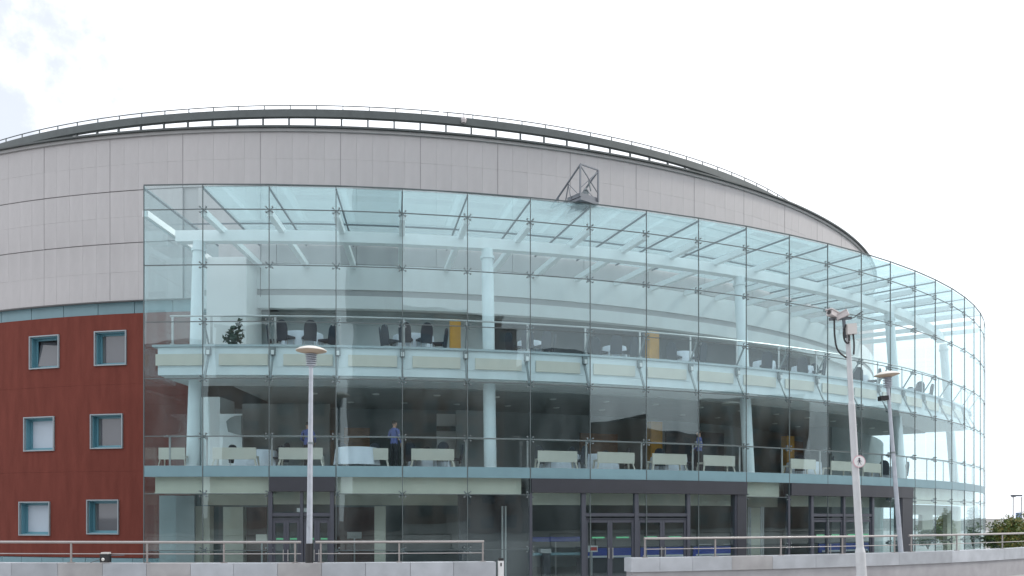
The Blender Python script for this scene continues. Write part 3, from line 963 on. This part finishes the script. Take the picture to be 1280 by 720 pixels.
def table_set(px, R, z, desc, angs, grp, scale=1.0, rc=0.98):
    a = ph(px, R)
    x, y, _ = wpos(R, a, 0)
    t = thing('round_table', 'round table %s' % desc, 'table', (x, y, z), a, 'round tables on the foyer floors')
    t.scale = (scale, scale, 1.0)
    link('tabletop', ttm, t)
    for i in range(4):
        an = R_(45 + 90 * i)
        link('leg', lgm, t, (0.45 * math.cos(an), 0.45 * math.sin(an), 0))
    c_ = link('tablecloth', clothm, None, (x, y, z), a + random.uniform(0, 1))
    c_.scale = (scale, scale, 1.0)
    c_['label'] = 'white cloth draped over the table %s' % desc; c_['category'] = 'tablecloth'; c_['group'] = 'white tablecloths'
    pos = []
    for q in angs:
        an = a + R_(q) - math.pi / 2       # q = 0: on the window side
        pos.append((x + rc * math.cos(an), y + rc * math.sin(an), an + math.pi / 2 + math.pi))
    pos.sort(key=lambda p: p[0] / p[1])
    for i, (cx, cy, cr) in enumerate(pos):
        lab = '%s dark chair at the table %s' % (ORD[i], desc)
        rz = cr + random.uniform(-0.12, 0.12)
        if not used[0]:
            used[0] = True
            chair0.location = (cx, cy, z); chair0.rotation_euler = (0, 0, rz); chair0['label'] = lab
        else:
            copy_thing(chair0, (cx, cy, z), rz, lab)
UP = [
    (378, 41.7, 'above left street lamp, upstairs', (-78, -24, 24, 72, 180)),
    (517, 41.7, 'left of the ochre pillar, upstairs', (-85, -60, -18, 20, 75)),
    (662, 41.6, 'right of second column, upstairs', (-70, -20, 26, 75)),
    (768, 41.6, 'left of second ochre pillar, upstairs', (-75, -22, 24, 170)),
    (853, 41.6, 'right of second ochre pillar, upstairs', (-60, 25, 160)),
    (955, 41.5, 'right of third column, upstairs', (-40, 40, 150)),
    (1003, 41.5, 'left of the camera pole, upstairs', (-50, 20, 100)),
    (1072, 41.5, 'right of camera pole, upstairs', (-60, 20, 120)),
    (1140, 41.5, 'near the upper balcony right end', (-50, 30, 110)),
]
for px, R, d, an in UP:
    table_set(px, R, Z2, d, an, 0, 0.62 if px > 640 else 1.0, 0.72 if px > 640 else 0.98)
DOWN = [
    (320, 40.9, 'left of left street lamp, downstairs', (-120, 80, 150)),
    (446, 42.3, 'between lamp and standing person, first floor', (150, 210)),
    (537, 41.0, 'right of the standing person', (-40, 20, 90, 180)),
    (748, 40.8, 'first floor, left of the ochre pillar', (-80, 80, 140, 200)),
    (836, 40.8, 'first floor, right of the ochre pillar', (-50, 30, 150)),
    (1005, 41.0, 'left of the camera pole, first floor', (-60, 40, 150)),
    (1102, 41.2, 'beside the fourth column, first floor', (-60, 40, 130)),
    (700, 40.6, 'right of second column, first floor', (-60, 30, 140)),
]
for px, R, d, an in DOWN:
    table_set(px, R, Z1, d, an, 0)

# cream benches with solid backs along the first floor glass
def make_bench():
    t = thing('bench', 'x', 'bench', group='cream benches along the first floor glass')
    b = MB(); b.box((0, 0, 0.50), (1.55, 0.05, 0.42)); build('back_panel', b, M['cream'], t)
    b = MB(); b.box((0, 0.24, 0.40), (1.5, 0.42, 0.06)); build('seat', b, M['cream'], t)
    for s in (-1, 1):
        b = MB(); b.bar((s * 0.72, 0.02, 0.30), (s * 0.80, -0.03, 0.0), 0.05, 0.05); build('leg', b, M['cream'], t)
        b = MB(); b.bar((s * 0.72, 0.40, 0.37), (s * 0.76, 0.44, 0.0), 0.05, 0.05); build('leg', b, M['cream'], t)
    return t
bench0 = make_bench()
BEN = [(293, 'first bay right of the first column'), (376, 'bay behind the left street lamp'), (458, 'bay left of the standing person'),
       (541, 'bay below the white doorway'), (697, 'first bay right of the second column'), (770, 'second bay right of the second column'),
       (837, 'bay under the ochre pillar'), (899, 'bay left of the third column'), (1004, 'first full bay right of the third column'),
       (1052, 'bay behind the camera pole'), (1090, 'bay left of the fourth column'), (215, 'short bay at the left end of the glass')]
for i, (px, d) in enumerate(BEN):
    Rb = 42.75
    a = ph(px, Rb)
    lab = 'cream bench in the %s, first floor' % d
    if i == 0:
        bench0.location = wpos(Rb, a, Z1); bench0.rotation_euler = (0, 0, a); bench0['label'] = lab
    else:
        o = copy_thing(bench0, wpos(Rb, a, Z1), a, lab)
        if px == 215:
            o.scale = (0.62, 1, 1)

# potted plant upstairs by the end wall
def leaf_cloud(b, n, cx, cy, cz, rx, ry, rz_, size, m=0, m2=None, rng=random, hollow=0.35):
    for i in range(n):
        while True:
            p = Vector((rng.uniform(-1, 1), rng.uniform(-1, 1), rng.uniform(-1, 1)))
            if hollow < p.length < 1:
                break
        q = Vector((cx + p.x * rx, cy + p.y * ry, cz + p.z * rz_))
        d = Vector((rng.gauss(0, 1), rng.gauss(0, 1), rng.gauss(0, 0.7))).normalized()
        u = d.cross(Vector((rng.gauss(0, 1), rng.gauss(0, 1), rng.gauss(0, 1)))).normalized()
        L = size * rng.uniform(0.7, 1.3); W = L * 0.5
        mi = m if m2 is None or rng.random() < 0.65 else m2
        b.quad([q - d * L / 2, q + u * W / 2, q + d * L / 2, q - u * W / 2], mi)
pa = ph(293, 41.4)
pl = thing('potted_plant', 'green leafy plant in a pot by the white end wall upstairs', 'plant', wpos(41.4, pa, Z2))
b = MB(); b.lathe([(0.14, 0), (0.2, 0.3), (0.17, 0.29)], 14); build('pot', b, M['black'], pl)
b = MB(); b.tube((0, 0, 0.28), (0.03, 0, 0.8), 0.015, 0.01, 6); build('stem', b, M['bark'], pl)
b = MB(); leaf_cloud(b, 90, -0.08, 0, 0.55, 0.36, 0.3, 0.33, 0.24, hollow=0.0); leaf_cloud(b, 70, 0.10, 0, 0.88, 0.26, 0.26, 0.38, 0.24, hollow=0.0); leaf_cloud(b, 24, 0.2, 0, 1.2, 0.12, 0.12, 0.2, 0.2, hollow=0.0); build('foliage', b, M['leafdark'], pl)

# ---------------------------------------------------------------- people on the first floor
def tubefinger(b, base, d, L, r, m, curl):
    p = Vector(base); dd = Vector(d).normalized()
    pts = [p]
    for i in range(3):
        dd = (dd + Vector(curl) * 0.25).normalized()
        p = p + dd * L / 3
        pts.append(p)
    b.path(pts, r, 5, m)
def person(label, loc, rz, arms, bottom='trousers'):
    t = thing('person', label, 'person', loc, rz)
    V = []; E = []; Rr = []
    def add(p, r, par=None):
        V.append(p); Rr.append(r)
        if par is not None:
            E.append((par, len(V) - 1))
        return len(V) - 1
    pel = add((0, 0, 0.95), (0.155, 0.11))
    wai = add((0, 0.0, 1.10), (0.135, 0.10), pel)
    che = add((0, 0.0, 1.30), (0.165, 0.115), wai)
    sho = add((0, 0.0, 1.43), (0.12, 0.085), che)
    nec = add((0, -0.005, 1.52), (0.055, 0.055), sho)
    hd0 = add((0, -0.02, 1.60), (0.072, 0.085), nec)
    hd1 = add((0, -0.025, 1.68), (0.078, 0.095), hd0)
    hd2 = add((0, -0.015, 1.745), (0.055, 0.07), hd1)
    hands = []
    for s, (el, ha) in zip((-1, 1), arms):
        sh = add((s * 0.19, 0, 1.415), (0.062, 0.062), sho)
        e = add((s * el[0], el[1], el[2]), (0.045, 0.045), sh)
        wv = Vector(ha); ev = Vector((el[0], el[1], el[2]))
        wri = add((s * ha[0], ha[1], ha[2]), (0.029, 0.029), e)
        dirv = (Vector((s * ha[0], ha[1], ha[2])) - Vector((s * el[0], el[1], el[2]))).normalized()
        pal = Vector((s * ha[0], ha[1], ha[2])) + dirv * 0.08
        add(tuple(pal), (0.038, 0.018), wri)
        hands.append((pal, dirv, s))
    for s in (-1, 1):
        hp = add((s * 0.09, 0, 0.88), (0.098, 0.105), pel)
        kn = add((s * 0.10, -0.015, 0.50), (0.062, 0.066), hp)
        an = add((s * 0.105, 0.015, 0.10), (0.042, 0.046), kn)
        he = add((s * 0.108, 0.0, 0.05), (0.045, 0.045), an)
        add((s * 0.118, -0.16, 0.035), (0.042, 0.030), he)
    me = bpy.data.meshes.new('body')
    me.from_pydata(V, E, [])
    o = bpy.data.objects.new('body_skin', me)
    COL.objects.link(o)
    md = o.modifiers.new('skin', 'SKIN')
    sm = o.modifiers.new('sub', 'SUBSURF'); sm.levels = 2; sm.render_levels = 2
    lay = me.skin_vertices[0]
    for i, r in enumerate(Rr):
        lay.data[i].radius = r
    lay.data[0].use_root = True
    dg = bpy.context.evaluated_depsgraph_get()
    ev = o.evaluated_get(dg)
    bmesh_ = bpy.data.meshes.new_from_object(ev)
    bpy.data.objects.remove(o)
    b = MB()
    b.v = [tuple(v.co) for v in bmesh_.vertices]
    for p in bmesh_.polygons:
        c_ = p.center
        m = 1
        if c_.z > 1.50:
            m = 0
        elif c_.z < 0.93 and abs(c_.x) < 0.2:
            m = 2
        for pal, dirv, s in hands:
            if (c_ - pal).length < 0.10:
                m = 0
        if c_.z < 0.07:
            m = 3
        b.f.append(tuple(p.vertices)); b.mi.append(m)
    # face, ears and fingers are part of the one body mesh
    b.bar((0, -0.10, 1.665), (0, -0.135, 1.635), 0.022, 0.03, 0)
    for s in (-1, 1):
        b.box((s * 0.03, -0.112, 1.675), (0.022, 0.012, 0.012), 0, 3)
        b.box((s * 0.08, 0.0, 1.66), (0.016, 0.04, 0.055), 0, 0)
    b.box((0, -0.112, 1.60), (0.04, 0.01, 0.01), 0, 4)
    for pal, dirv, s in hands:
        side = dirv.cross(Vector((s, 0, 0)))
        if side.length < 0.3:
            side = dirv.cross(Vector((0, 0, 1)))
        side.normalize()
        curl = (-s * 0.8, -0.3, 0)
        for k, L in enumerate((0.075, 0.085, 0.08, 0.062)):
            tubefinger(b, pal + dirv * 0.015 + side * (0.027 - k * 0.018), dirv, L, 0.0085, 0, curl)
        tubefinger(b, pal - dirv * 0.03 + side * 0.03, dirv + side * 0.9, 0.06, 0.010, 0, curl)
    body = build('body', b, [M['skin'], M['shirt'], M['trousers'], M['blackplastic'], M['signpink']], t, smooth=True)
    h = MB()
    for j in range(7):
        th = math.pi * 0.62 * j / 6
        for i in range(14):
            f_ = PI2 * i / 14
            h.v.append((0.088 * math.sin(th) * math.cos(f_), 0.005 + 0.105 * math.sin(th) * math.sin(f_), 1.685 + 0.095 * math.cos(th) + (0.035 if (math.sin(f_) < -0.3 and j > 4) else 0)))
    for j in range(6):
        for i in range(14):
            k = (i + 1) % 14
            h.f.append((j * 14 + i, j * 14 + k, (j + 1) * 14 + k, (j + 1) * 14 + i)); h.mi.append(0)
    build('hair', h, M['hair'], t, smooth=True)
    return t
a = ph(493, 42.2)
person('person standing in a violet-blue shirt and dark trousers, holding an elbow, first floor', wpos(42.2, a, Z1), a + math.pi * 0.75,
       (((0.27, 0.02, 1.16), (0.24, -0.10, 0.93)), ((0.28, 0.03, 1.15), (0.10, -0.24, 1.12))))
a = ph(385, 41.4)
person('person in a blue shirt standing behind the left street lamp, first floor', wpos(41.4, a, Z1), a + math.pi * 0.95,
       (((0.27, -0.02, 1.16), (0.20, -0.22, 1.02)), ((0.27, -0.02, 1.15), (0.18, -0.22, 1.04))))
a = ph(874, 42.0)
person('person in a bright blue shirt standing left of the third column, first floor', wpos(42.0, a, Z1), a + math.pi * 1.2,
       (((0.27, 0.03, 1.16), (0.25, -0.08, 0.93)), ((0.27, 0.03, 1.16), (0.22, -0.16, 0.98))))

# ---------------------------------------------------------------- reception counters seen through the doors
def counter(px0, px1, R, label, posters=()):
    a0, a1 = ph(px0, R), ph(px1, R); am = (a0 + a1) / 2
    L = 2 * R * math.sin((a1 - a0) / 2)
    t = thing('reception_counter', label, 'counter', wpos(R, am, 0), am, 'blue counters behind the doors')
    b = MB(); b.box((0, 0.3, 0.39), (L, 0.5, 0.78)); build('base', b, M['black'], t)
    b = MB(); b.box((0, 0.0, 0.98), (L, 0.08, 0.38)); build('front_panel', b, M['blue'], t)
    b = MB(); b.box((0, 0.28, 1.20), (L, 0.6, 0.05)); build('top', b, M['doorgrey'], t)
    b = MB(); b.box((0, -0.045, 0.84), (L * 0.9, 0.008, 0.07)); build('stripe', b, M['signwhite'], t)
    return t
counter(727, 795, 42.0, 'blue reception counter behind the left pair of entrance doors')
counter(800, 858, 42.0, 'blue reception counter behind the right pair of entrance doors')
counter(866, 925, 42.0, 'blue reception counter behind the side light left of the dark pillar')
counter(1022, 1085, 41.8, 'blue reception counter behind the right-hand entrance')
def board(name, label, cat, px0, px1, py0, py1, R, cols):
    a = ph((px0 + px1) / 2, R)
    z0, z1 = zz((px0 + px1) / 2, py1, R), zz((px0 + px1) / 2, py0, R)
    wd = R * abs(ph(px1, R) - ph(px0, R))
    t = thing(name, label, cat, wpos(R, a, z0), a)
    b = MB(); b.box((0, 0, (z1 - z0) / 2), (wd, 0.03, z1 - z0)); build('board', b, cols[0], t)
    if len(cols) > 1:
        b = MB(); b.box((wd * 0.12, -0.02, (z1 - z0) / 2), (wd * 0.6, 0.01, (z1 - z0) * 0.55)); build('print', b, cols[1], t)
    b = MB(); b.box((0, 0.03, -z0 / 2 + (z1 - z0) / 2 - 0.02), (0.06, 0.02, z0 + (z1 - z0) - 0.05)); build('stand', b, M['steel'], t)
    return t
board('poster', 'red and white poster behind the left entrance door', 'poster', 733, 747, 682, 690, 42.5, (M['signwhite'], M['signred']))
board('poster', 'white paper notice on the brown wall left of the pale pillar', 'notice', 434, 452, 665, 673, 38.0, (M['signwhite'],))
board('poster', 'pale notice left of the small entrance', 'notice', 320, 334, 668, 676, 41.5, (M['cream'],))
board('poster', 'white notice behind the side light right of the doors', 'notice', 873, 889, 680, 687, 41.2, (M['signwhite'],))
board('poster', 'white leaflet rack beside the dark pillar behind glass', 'notice', 905, 921, 680, 687, 41.2, (M['signwhite'],))
board('poster', 'small white sign over the door of the small entrance', 'sign', 371, 384, 635, 640, 43.3, (M['signwhite'],))
board('blue_banner', 'dark blue banner behind the left side light of the main entrance', 'banner', 663, 727, 671, 677, 40.9, (M['blue'],))
# barrier rail behind the left side light, with a dark post
t = thing('turnstile', 'dark turnstile with a teal rail behind the left side light', 'turnstile', wpos(42.3, ph(682, 42.3), 0), ph(682, 42.3))
b = MB(); b.box((0, 0, 0.5), (0.28, 0.35, 1.0)); build('cabinet', b, M['black'], t)
b = MB(); b.box((0.45, 0, 0.98), (1.9, 0.06, 0.10)); build('arm', b, M['teal'], t)
b = MB(); b.box((-0.03, 0, 1.10), (0.42, 0.3, 0.16)); build('reader', b, M['cornice'], t)

# ================================================================== FRONT WALLS, RAILINGS, LAMPS
RW = 48.8
def front_wall(name, label, px0, px1, zc, joints, slab_m, ch, warm):
    a0, a1 = ph(px0, RW), ph(px1, RW)
    t = thing(name, label, 'wall', wpos(RW, (a0 + a1) / 2, 0), 0)
    t.location = (AX, AY, 0)
    cuts = [a0] + [ph(j, RW) for j in joints] + [a1]
    for i in range(len(cuts) - 1):
        b = MB(); b.arc(RW - 0.55, RW, zc - ch, zc, cuts[i] + 0.0001, cuts[i + 1] - 0.0001, 0.03)
        build('coping_slab', b, M['coping_warm'] if i in warm else slab_m, t)
    b = MB(); b.arc(RW - 0.50, RW - 0.06, 0, zc - ch - 0.004, a0 + 0.0012, a1 - 0.001, 0.02)
    build('wall_body', b, M['wallbody'], t)
    return t
lj = [-318, -260, -205, -150, -96, -41, 14, 72, 128, 183, 238, 292, 347, 402, 457, 513, 567]
front_wall('parapet_wall', 'low granite parapet wall on the left with broad coping slabs', -330, 620, 1.035, lj, M['coping'], 0.46, (8, 10, 13))
rj = [825, 866, 915, 966, 1020, 1077, 1124, 1190, 1255, 1320, 1390, 1460]
front_wall('parapet_wall', 'low granite parapet wall on the right with overhanging coping', 789, 1500, 1.10, rj, M['coping'], 0.43, (3,))
def railing(label, segs, posts, zc, zr):
    t = thing('railing', label, 'railing', (AX, AY, 0), 0, 'steel railings on the parapet walls')
    for (x0, x1) in segs:
        a0, a1 = ph(x0, RW - 0.25), ph(x1, RW - 0.25)
        n = max(2, int((a1 - a0) / 0.012))
        for nm, z, r in (('top_rail', zr, 0.038), ('mid_rail', zc + (zr - zc) * 0.44, 0.014)):
            b = MB(); b.path([P(RW - 0.25, a0 + (a1 - a0) * i / n, z) for i in range(n + 1)], r, 8)
            build(nm, b, M['rail'], t, smooth=True)
    for px in posts:
        b = MB(); b.box((0, -(RW - 0.25), (zc + zr) / 2 - 0.012), (0.048, 0.035, zr - zc - 0.02)); b.box((0, -(RW - 0.25), zc + 0.012), (0.16, 0.14, 0.02))
        build('post', b, M['rail'], t, rz=ph(px, RW - 0.25))
    return t
railing('stainless railing with two rails on the left parapet wall', [(-330, 376.5), (394.5, 605)], [-300, -205, -104, -10, 89, 184, 280, 369, 401, 499, 603.5], 1.035, 1.64)
railing('stainless railing with two rails on the right parapet wall', [(805, 1121), (1136, 1500)], [806, 894, 976, 1053, 1118, 1139, 1196, 1253, 1320, 1390], 1.10, 1.70)

# white bollard at the end of the left wall
t = thing('bollard', 'white square bollard post standing at the end of the left parapet wall', 'bollard', wpos(RW - 0.2, ph(626, RW - 0.2), 0), 0.1)
b = MB(); b.box((0, 0, 0.53), (0.17, 0.17, 1.06)); build('post', b, M['signwhite'], t)
b = MB(); b.box((0, 0, 1.10), (0.14, 0.14, 0.075)); build('cap', b, M['blackplastic'], t)
b = MB(); b.box((0.0, -0.09, 0.95), (0.04, 0.012, 0.1)); build('lock', b, M['blackplastic'], t)

# two mushroom-headed street lamps
def make_lamp(label, loc, H_, lean, rz, black):
    t = thing('street_lamp', label, 'street lamp', loc, rz, 'mushroom-headed lamps along the parapet walls')
    t.rotation_euler = (lean[1], lean[0], rz)
    b = MB(); b.tube((0, 0, 0), (0, 0, H_ * 0.5), 0.098, 0.076, 14); b.tube((0, 0, H_ * 0.5), (0, 0, H_ - 0.50), 0.076, 0.058, 14); b.tube((0, 0, H_ * 0.62 - 0.03), (0, 0, H_ * 0.62 + 0.03), 0.085, 0.085, 14, 1)
    b.box((0, -0.1, 2.25), (0.09, 0.04, 0.36))
    build('pole', b, [M['pole'], M['bracket']], t, smooth=True)
    b = MB(); b.tube((0, 0, 0.0), (0, 0, black), 0.118, 0.112, 14); build('base_sleeve', b, M['blackplastic'], t)
    b = MB()
    for i in range(6):
        z = H_ - 0.52 + i * 0.062
        b.lathe([(0.09, z), (0.15 + 0.004 * i, z + 0.012), (0.15 + 0.004 * i, z + 0.03), (0.09, z + 0.042)], 18)
    b.lathe([(0.085, H_ - 0.55), (0.085, H_ - 0.10)], 14)
    build('louvre', b, M['pole'], t, smooth=True)
    b = MB(); b.lathe([(0.445, H_ - 0.085), (0.447, H_ - 0.065), (0.36, H_ - 0.01), (0.22, H_ + 0.035), (0.08, H_ + 0.055), (0.01, H_ + 0.058)], 36)
    build('lamp_shade', b, M['lampwhite'], t, smooth=True)
    b = MB(); b.lathe([(0.10, H_ - 0.16), (0.20, H_ - 0.15), (0.36, H_ - 0.11), (0.438, H_ - 0.089)], 36)
    build('reflector', b, M['lampunder'], t, smooth=True)
    return t
a = ph(386, RW - 0.25)
zt = zz(388, 431, RW)
make_lamp('grey mushroom-headed street lamp standing in the gap of the left railing', wpos(RW - 0.25, a, 0), zt - 0.05, (0.010, 0), 0, 1.60)
a = ph(1129, RW - 0.25)
zt = zz(1112, 459.5, RW)
L1 = make_lamp('grey mushroom-headed street lamp leaning slightly over the right parapet railing', wpos(RW - 0.25, a, 0), zt - 0.04, (-0.078, 0), 0, 1.0)
b = MB(); b.box((-0.20, 0, zt - 0.95), (0.28, 0.3, 0.16)); b.box((-0.06, 0, zt - 0.95), (0.1, 0.06, 0.06)); build('floodlight', b, M['blackplastic'], L1)

# camera pole in front of the right wall
Yc = 18.0
cx = (1075 - 640) / 1100 * Yc
cz = lambda py: (647.2 - py) / 1100 * Yc + EYE
cp = thing('camera_pole', 'pale grey surveillance pole with twin cameras and cable loops, nearest the viewer', 'camera pole', (cx + 0.1, Yc, 0))
cp.rotation_euler = (0, -0.058, 0)
b = MB(); b.tube((0, 0, 0), (0, 0, cz(690)), 0.105, 0.100, 20); b.tube((0, 0, cz(690)), (0, 0, cz(684)), 0.100, 0.078, 20)
build('base_section', b, M['palepole'], cp, smooth=True)
b = MB(); b.tube((0, 0, cz(684)), (0, 0, cz(505)), 0.076, 0.068, 18); b.tube((0, 0, cz(505)), (0, 0, cz(501)), 0.068, 0.054, 18); b.tube((0, 0, cz(501)), (0, 0, cz(424)), 0.054, 0.050, 18); b.tube((0, 0, cz(424)), (0, 0, cz(417)), 0.035, 0.035, 12)
build('pole', b, M['palepole'], cp, smooth=True)
zb_ = cz(412)
b = MB(); b.box((0.05, -0.06, zb_), (0.19, 0.16, 0.21)); build('junction_box', b, M['boxwhite'], cp)
b = MB(); b.bar((-0.06, 0, zb_ - 0.16), (-0.06, 0, zb_ + 0.22), 0.05, 0.05); b.bar((-0.36, 0, zb_ + 0.24), (0.10, 0.0, zb_ + 0.24), 0.05, 0.05); build('camera_arm', b, M['gantry'], cp)
for (x, z, r) in ((-0.28, zb_ + 0.33, 0.25), (-0.09, zb_ + 0.30, -0.35)):
    b = MB(); b.box((0, 0, 0), (0.25, 0.13, 0.10)); b.box((-0.02, 0, 0.062), (0.29, 0.155, 0.02))
    c_ = build('camera', b, M['camerawhite'], cp, (x, -0.02, z), 0.6 if x < -0.2 else -0.5)
    c_.rotation_euler[1] = r
    b = MB(); b.tube((-0.125, 0, 0), (-0.14, 0, 0), 0.038, 0.045, 10); build('lens', b, M['blackplastic'], c_)
b = MB()
def loop(pts, r=0.018):
    # smooth a coarse polyline
    P_ = [Vector(p) for p in pts]
    for _ in range(2):
        Q = [P_[0]]
        for i in range(len(P_) - 1):
            Q += [P_[i].lerp(P_[i + 1], 0.25), P_[i].lerp(P_[i + 1], 0.75)]
        Q.append(P_[-1]); P_ = Q
    b.path(P_, r, 6)
loop([(-0.27, -0.05, zb_ + 0.24), (-0.29, -0.05, zb_ - 0.10), (-0.26, -0.06, zb_ - 0.42), (-0.08, -0.08, zb_ - 0.58)])
loop([(-0.05, -0.07, zb_ + 0.10), (-0.12, -0.08, zb_ - 0.05), (-0.10, -0.08, zb_ - 0.25), (-0.01, -0.08, zb_ - 0.30), (0.0, -0.08, zb_ - 0.12)])
loop([(0.08, -0.08, zb_ - 0.09), (0.09, -0.09, zb_ - 0.3), (0.07, -0.08, zb_ - 0.52)])
loop([(-0.02, -0.02, zb_ + 0.28), (0.12, -0.02, zb_ + 0.22), (0.24, -0.02, zb_ + 0.32), (0.34, 0.0, zb_ + 0.36)], 0.010)
build('cable', b, M['blackplastic'], cp, smooth=True)
# round pictogram sign strapped to the pole
zs = cz(577)
sgx = 0.05
b = MB(); b.tube((0.0, -0.085, zs), (0.0, -0.098, zs), 0.125, 0.125, 28); sg = build('round_sign', b, M['signpink'], cp, (sgx, 0, 0))
b = MB(); b.tube((0.0, -0.0985, zs), (0.0, -0.102, zs), 0.108, 0.108, 28); build('sign_face', b, M['signwhite'], sg)
b = MB()
b.tube((0, -0.1025, zs + 0.055), (0, -0.106, zs + 0.055), 0.018, 0.018, 12)
b.box((0, -0.104, zs + 0.005), (0.034, 0.004, 0.06))
b.bar((-0.012, -0.104, zs - 0.02), (-0.035, -0.104, zs - 0.075), 0.004, 0.016, up=(0, 1, 0)); b.bar((0.012, -0.104, zs - 0.02), (0.035, -0.104, zs - 0.075), 0.004, 0.016, up=(0, 1, 0))
b.bar((-0.015, -0.104, zs + 0.03), (-0.045, -0.104, zs - 0.01), 0.004, 0.012, up=(0, 1, 0)); b.bar((0.015, -0.104, zs + 0.03), (0.045, -0.104, zs - 0.01), 0.004, 0.012, up=(0, 1, 0))
build('pictogram', b, M['signdark'], sg)
b = MB(); b.tube((0, 0, zs - 0.02), (0, 0, zs + 0.02), 0.084, 0.084, 16); build('strap', b, M['steel'], cp)

# black floodlight lying on the left coping
t = thing('floodlight', 'small black floodlight with thin rods on the left parapet coping', 'floodlight', wpos(RW - 0.12, ph(132, RW - 0.12), 1.04), 0.0)
b = MB(); b.box((0, 0, 0.14), (0.25, 0.2, 0.24)); build('body', b, M['blackplastic'], t)
b = MB(); b.box((0, 0.02, 0.29), (0.20, 0.2, 0.05)); build('hood', b, M['boxwhite'], t)
b = MB(); b.tube((-0.03, -0.09, 0.11), (-0.03, -0.115, 0.10), 0.05, 0.04, 12); build('lens', b, M['lamplens'], t)
b = MB(); b.tube((-0.12, 0.05, 0.12), (-0.46, 0.05, 0.01), 0.013, 0.013, 6); b.tube((0.1, 0.05, 0.22), (0.52, 0.05, 0.23), 0.013, 0.013, 6); build('rod', b, M['gantry'], t)

# ================================================================== right background: bushes, lamp mast
def bush(label, x, y, h, wd, m1, m2, n):
    t = thing('bush', label, 'bush', (x, y, 0), group='bushes beyond the hall')
    b = MB()
    for i in range(5):
        an = random.uniform(0, PI2)
        b.tube((0, 0, 0), (math.cos(an) * wd * 0.3, math.sin(an) * wd * 0.3, h * 0.7), 0.05, 0.015, 6)
    build('stem', b, M['bark'], t)
    b = MB(); rng = random.Random(int(x * 10))
    for i in range(9):
        an = rng.uniform(0, PI2); rr = rng.uniform(0.1, 0.55) * wd
        leaf_cloud(b, n // 9, math.cos(an) * rr, math.sin(an) * rr, h * rng.uniform(0.35, 0.80), wd * 0.33, wd * 0.33, h * 0.25, 0.14, 0, 1, rng, 0.2)
    for i in range(7):                        # shoots rising above the outline
        an = rng.uniform(0, PI2); rr = rng.uniform(0, 0.7) * wd
        leaf_cloud(b, 45, math.cos(an) * rr, math.sin(an) * rr, h * rng.uniform(0.85, 1.0), 0.16, 0.16, h * 0.14, 0.12, 0, 1, rng, 0.0)
    build('crown', b, [m1, m2], t)
    return t
def at(px, Y):
    return (px - 640) / 1100 * Y
bush('leafy green and yellow bush behind the right parapet wall', at(1262, 46), 46, 2.35, 1.35, M['leaf'], M['leafautumn'], 4200)
bush('tall pale green bush at the right edge of the photo', at(1290, 47), 47, 2.7, 1.2, M['leaf'], M['leafautumn'], 3600)
bush('broad green bush left of the leafy one behind the right wall', at(1246, 50), 50, 1.9, 1.5, M['leaf'], M['leafdark'], 3200)
bush('orange-yellow bush seen through the ground floor glass', at(1180, 70), 70, 2.6, 1.3, M['leafautumn'], M['leaf'], 2600)
bush('low green bush seen through the glass left of the orange one', at(1160, 66), 66, 1.7, 1.6, M['leaf'], M['leafdark'], 2600)
bush('dark bush behind the last bay of the glass', at(1216, 72), 72, 3.2, 1.2, M['leafdark'], M['leaf'], 2600)
Ym = 75
t = thing('lamp_mast', 'distant twin-post lamp mast with a blue sign panel, far right', 'lamp mast', (at(1272, Ym), Ym, 0))
for px in (1266.5, 1277):
    b = MB(); b.tube((at(px, Ym) - at(1272, Ym), 0, 0), (at(px, Ym) - at(1272, Ym), 0, (647 - 621) / 1100 * Ym + EYE), 0.06, 0.05, 8); build('post', b, M['palepole'], t)
b = MB(); b.box((-0.1, 0, (647 - 620) / 1100 * Ym + EYE + 0.05), (0.85, 0.3, 0.14)); b.box((-0.35, 0, (647 - 620) / 1100 * Ym + EYE - 0.02), (0.25, 0.25, 0.12)); build('lamp_head', b, M['gantry'], t)
b = MB(); b.box((0.03, -0.1, (647 - 646) / 1100 * Ym + EYE), (0.5, 0.05, 0.75)); build('sign_panel', b, M['signblue'], t)

# ================================================================== the far bank behind the viewer (mirrored in the glass)
def block(name, label, x, y, wd, dp, h, m, floors, bays, rz=0.0):
    t = thing(name, label, 'building', (x, y, 0), rz)
    b = MB(); b.box((0, 0, h / 2), (wd, dp, h)); build('wall', b, m, t)
    b = MB(); b.box((0, 0, h + 0.3), (wd + 0.6, dp + 0.6, 0.6)); build('roof', b, M['slate'], t)
    wb = MB(); wb.box((0, 0, 0), (wd / bays * 0.55, 0.12, h / floors * 0.5)); wm = wb.mesh('window', M['towerglass'])
    for f in range(floors):
        for k in range(bays):
            link('window', wm, t, (-wd / 2 + wd * (k + 0.5) / bays, dp / 2 + 0.04, h * (f + 0.55) / floors))
    return t
block('tower_block', 'tall dark tower block across the river, seen only as a reflection', 8, -125, 15, 18, 76, M['towerwall'], 18, 4)
block('brick_building', 'long brick warehouse across the river left of the tower', -34, -122, 46, 20, 41, M['brickfar'], 9, 8)
block('brick_building', 'pale office block across the river, farthest left', -88, -118, 44, 20, 36, M['towerwall'], 9, 8)
block('brick_building', 'stepped brick warehouse across the river right of the tower', 46, -126, 44, 20, 45, M['brickfar'], 10, 8)
block('brick_building', 'grey office block across the river, second right of the tower', 98, -118, 50, 22, 39, M['towerwall'], 9, 8)
block('brick_building', 'low dark brick mill farthest right across the river', 158, -100, 60, 24, 26, M['brickfar'], 6, 10)
block('brick_building', 'long brick terrace on the far bank to the right of the viewer', 215, -45, 80, 20, 35, M['brickfar'], 8, 12, R_(64))
block('brick_building', 'grey office terrace on the right bank beyond the brick terrace', 238, 45, 80, 20, 33, M['towerwall'], 8, 12, R_(86))
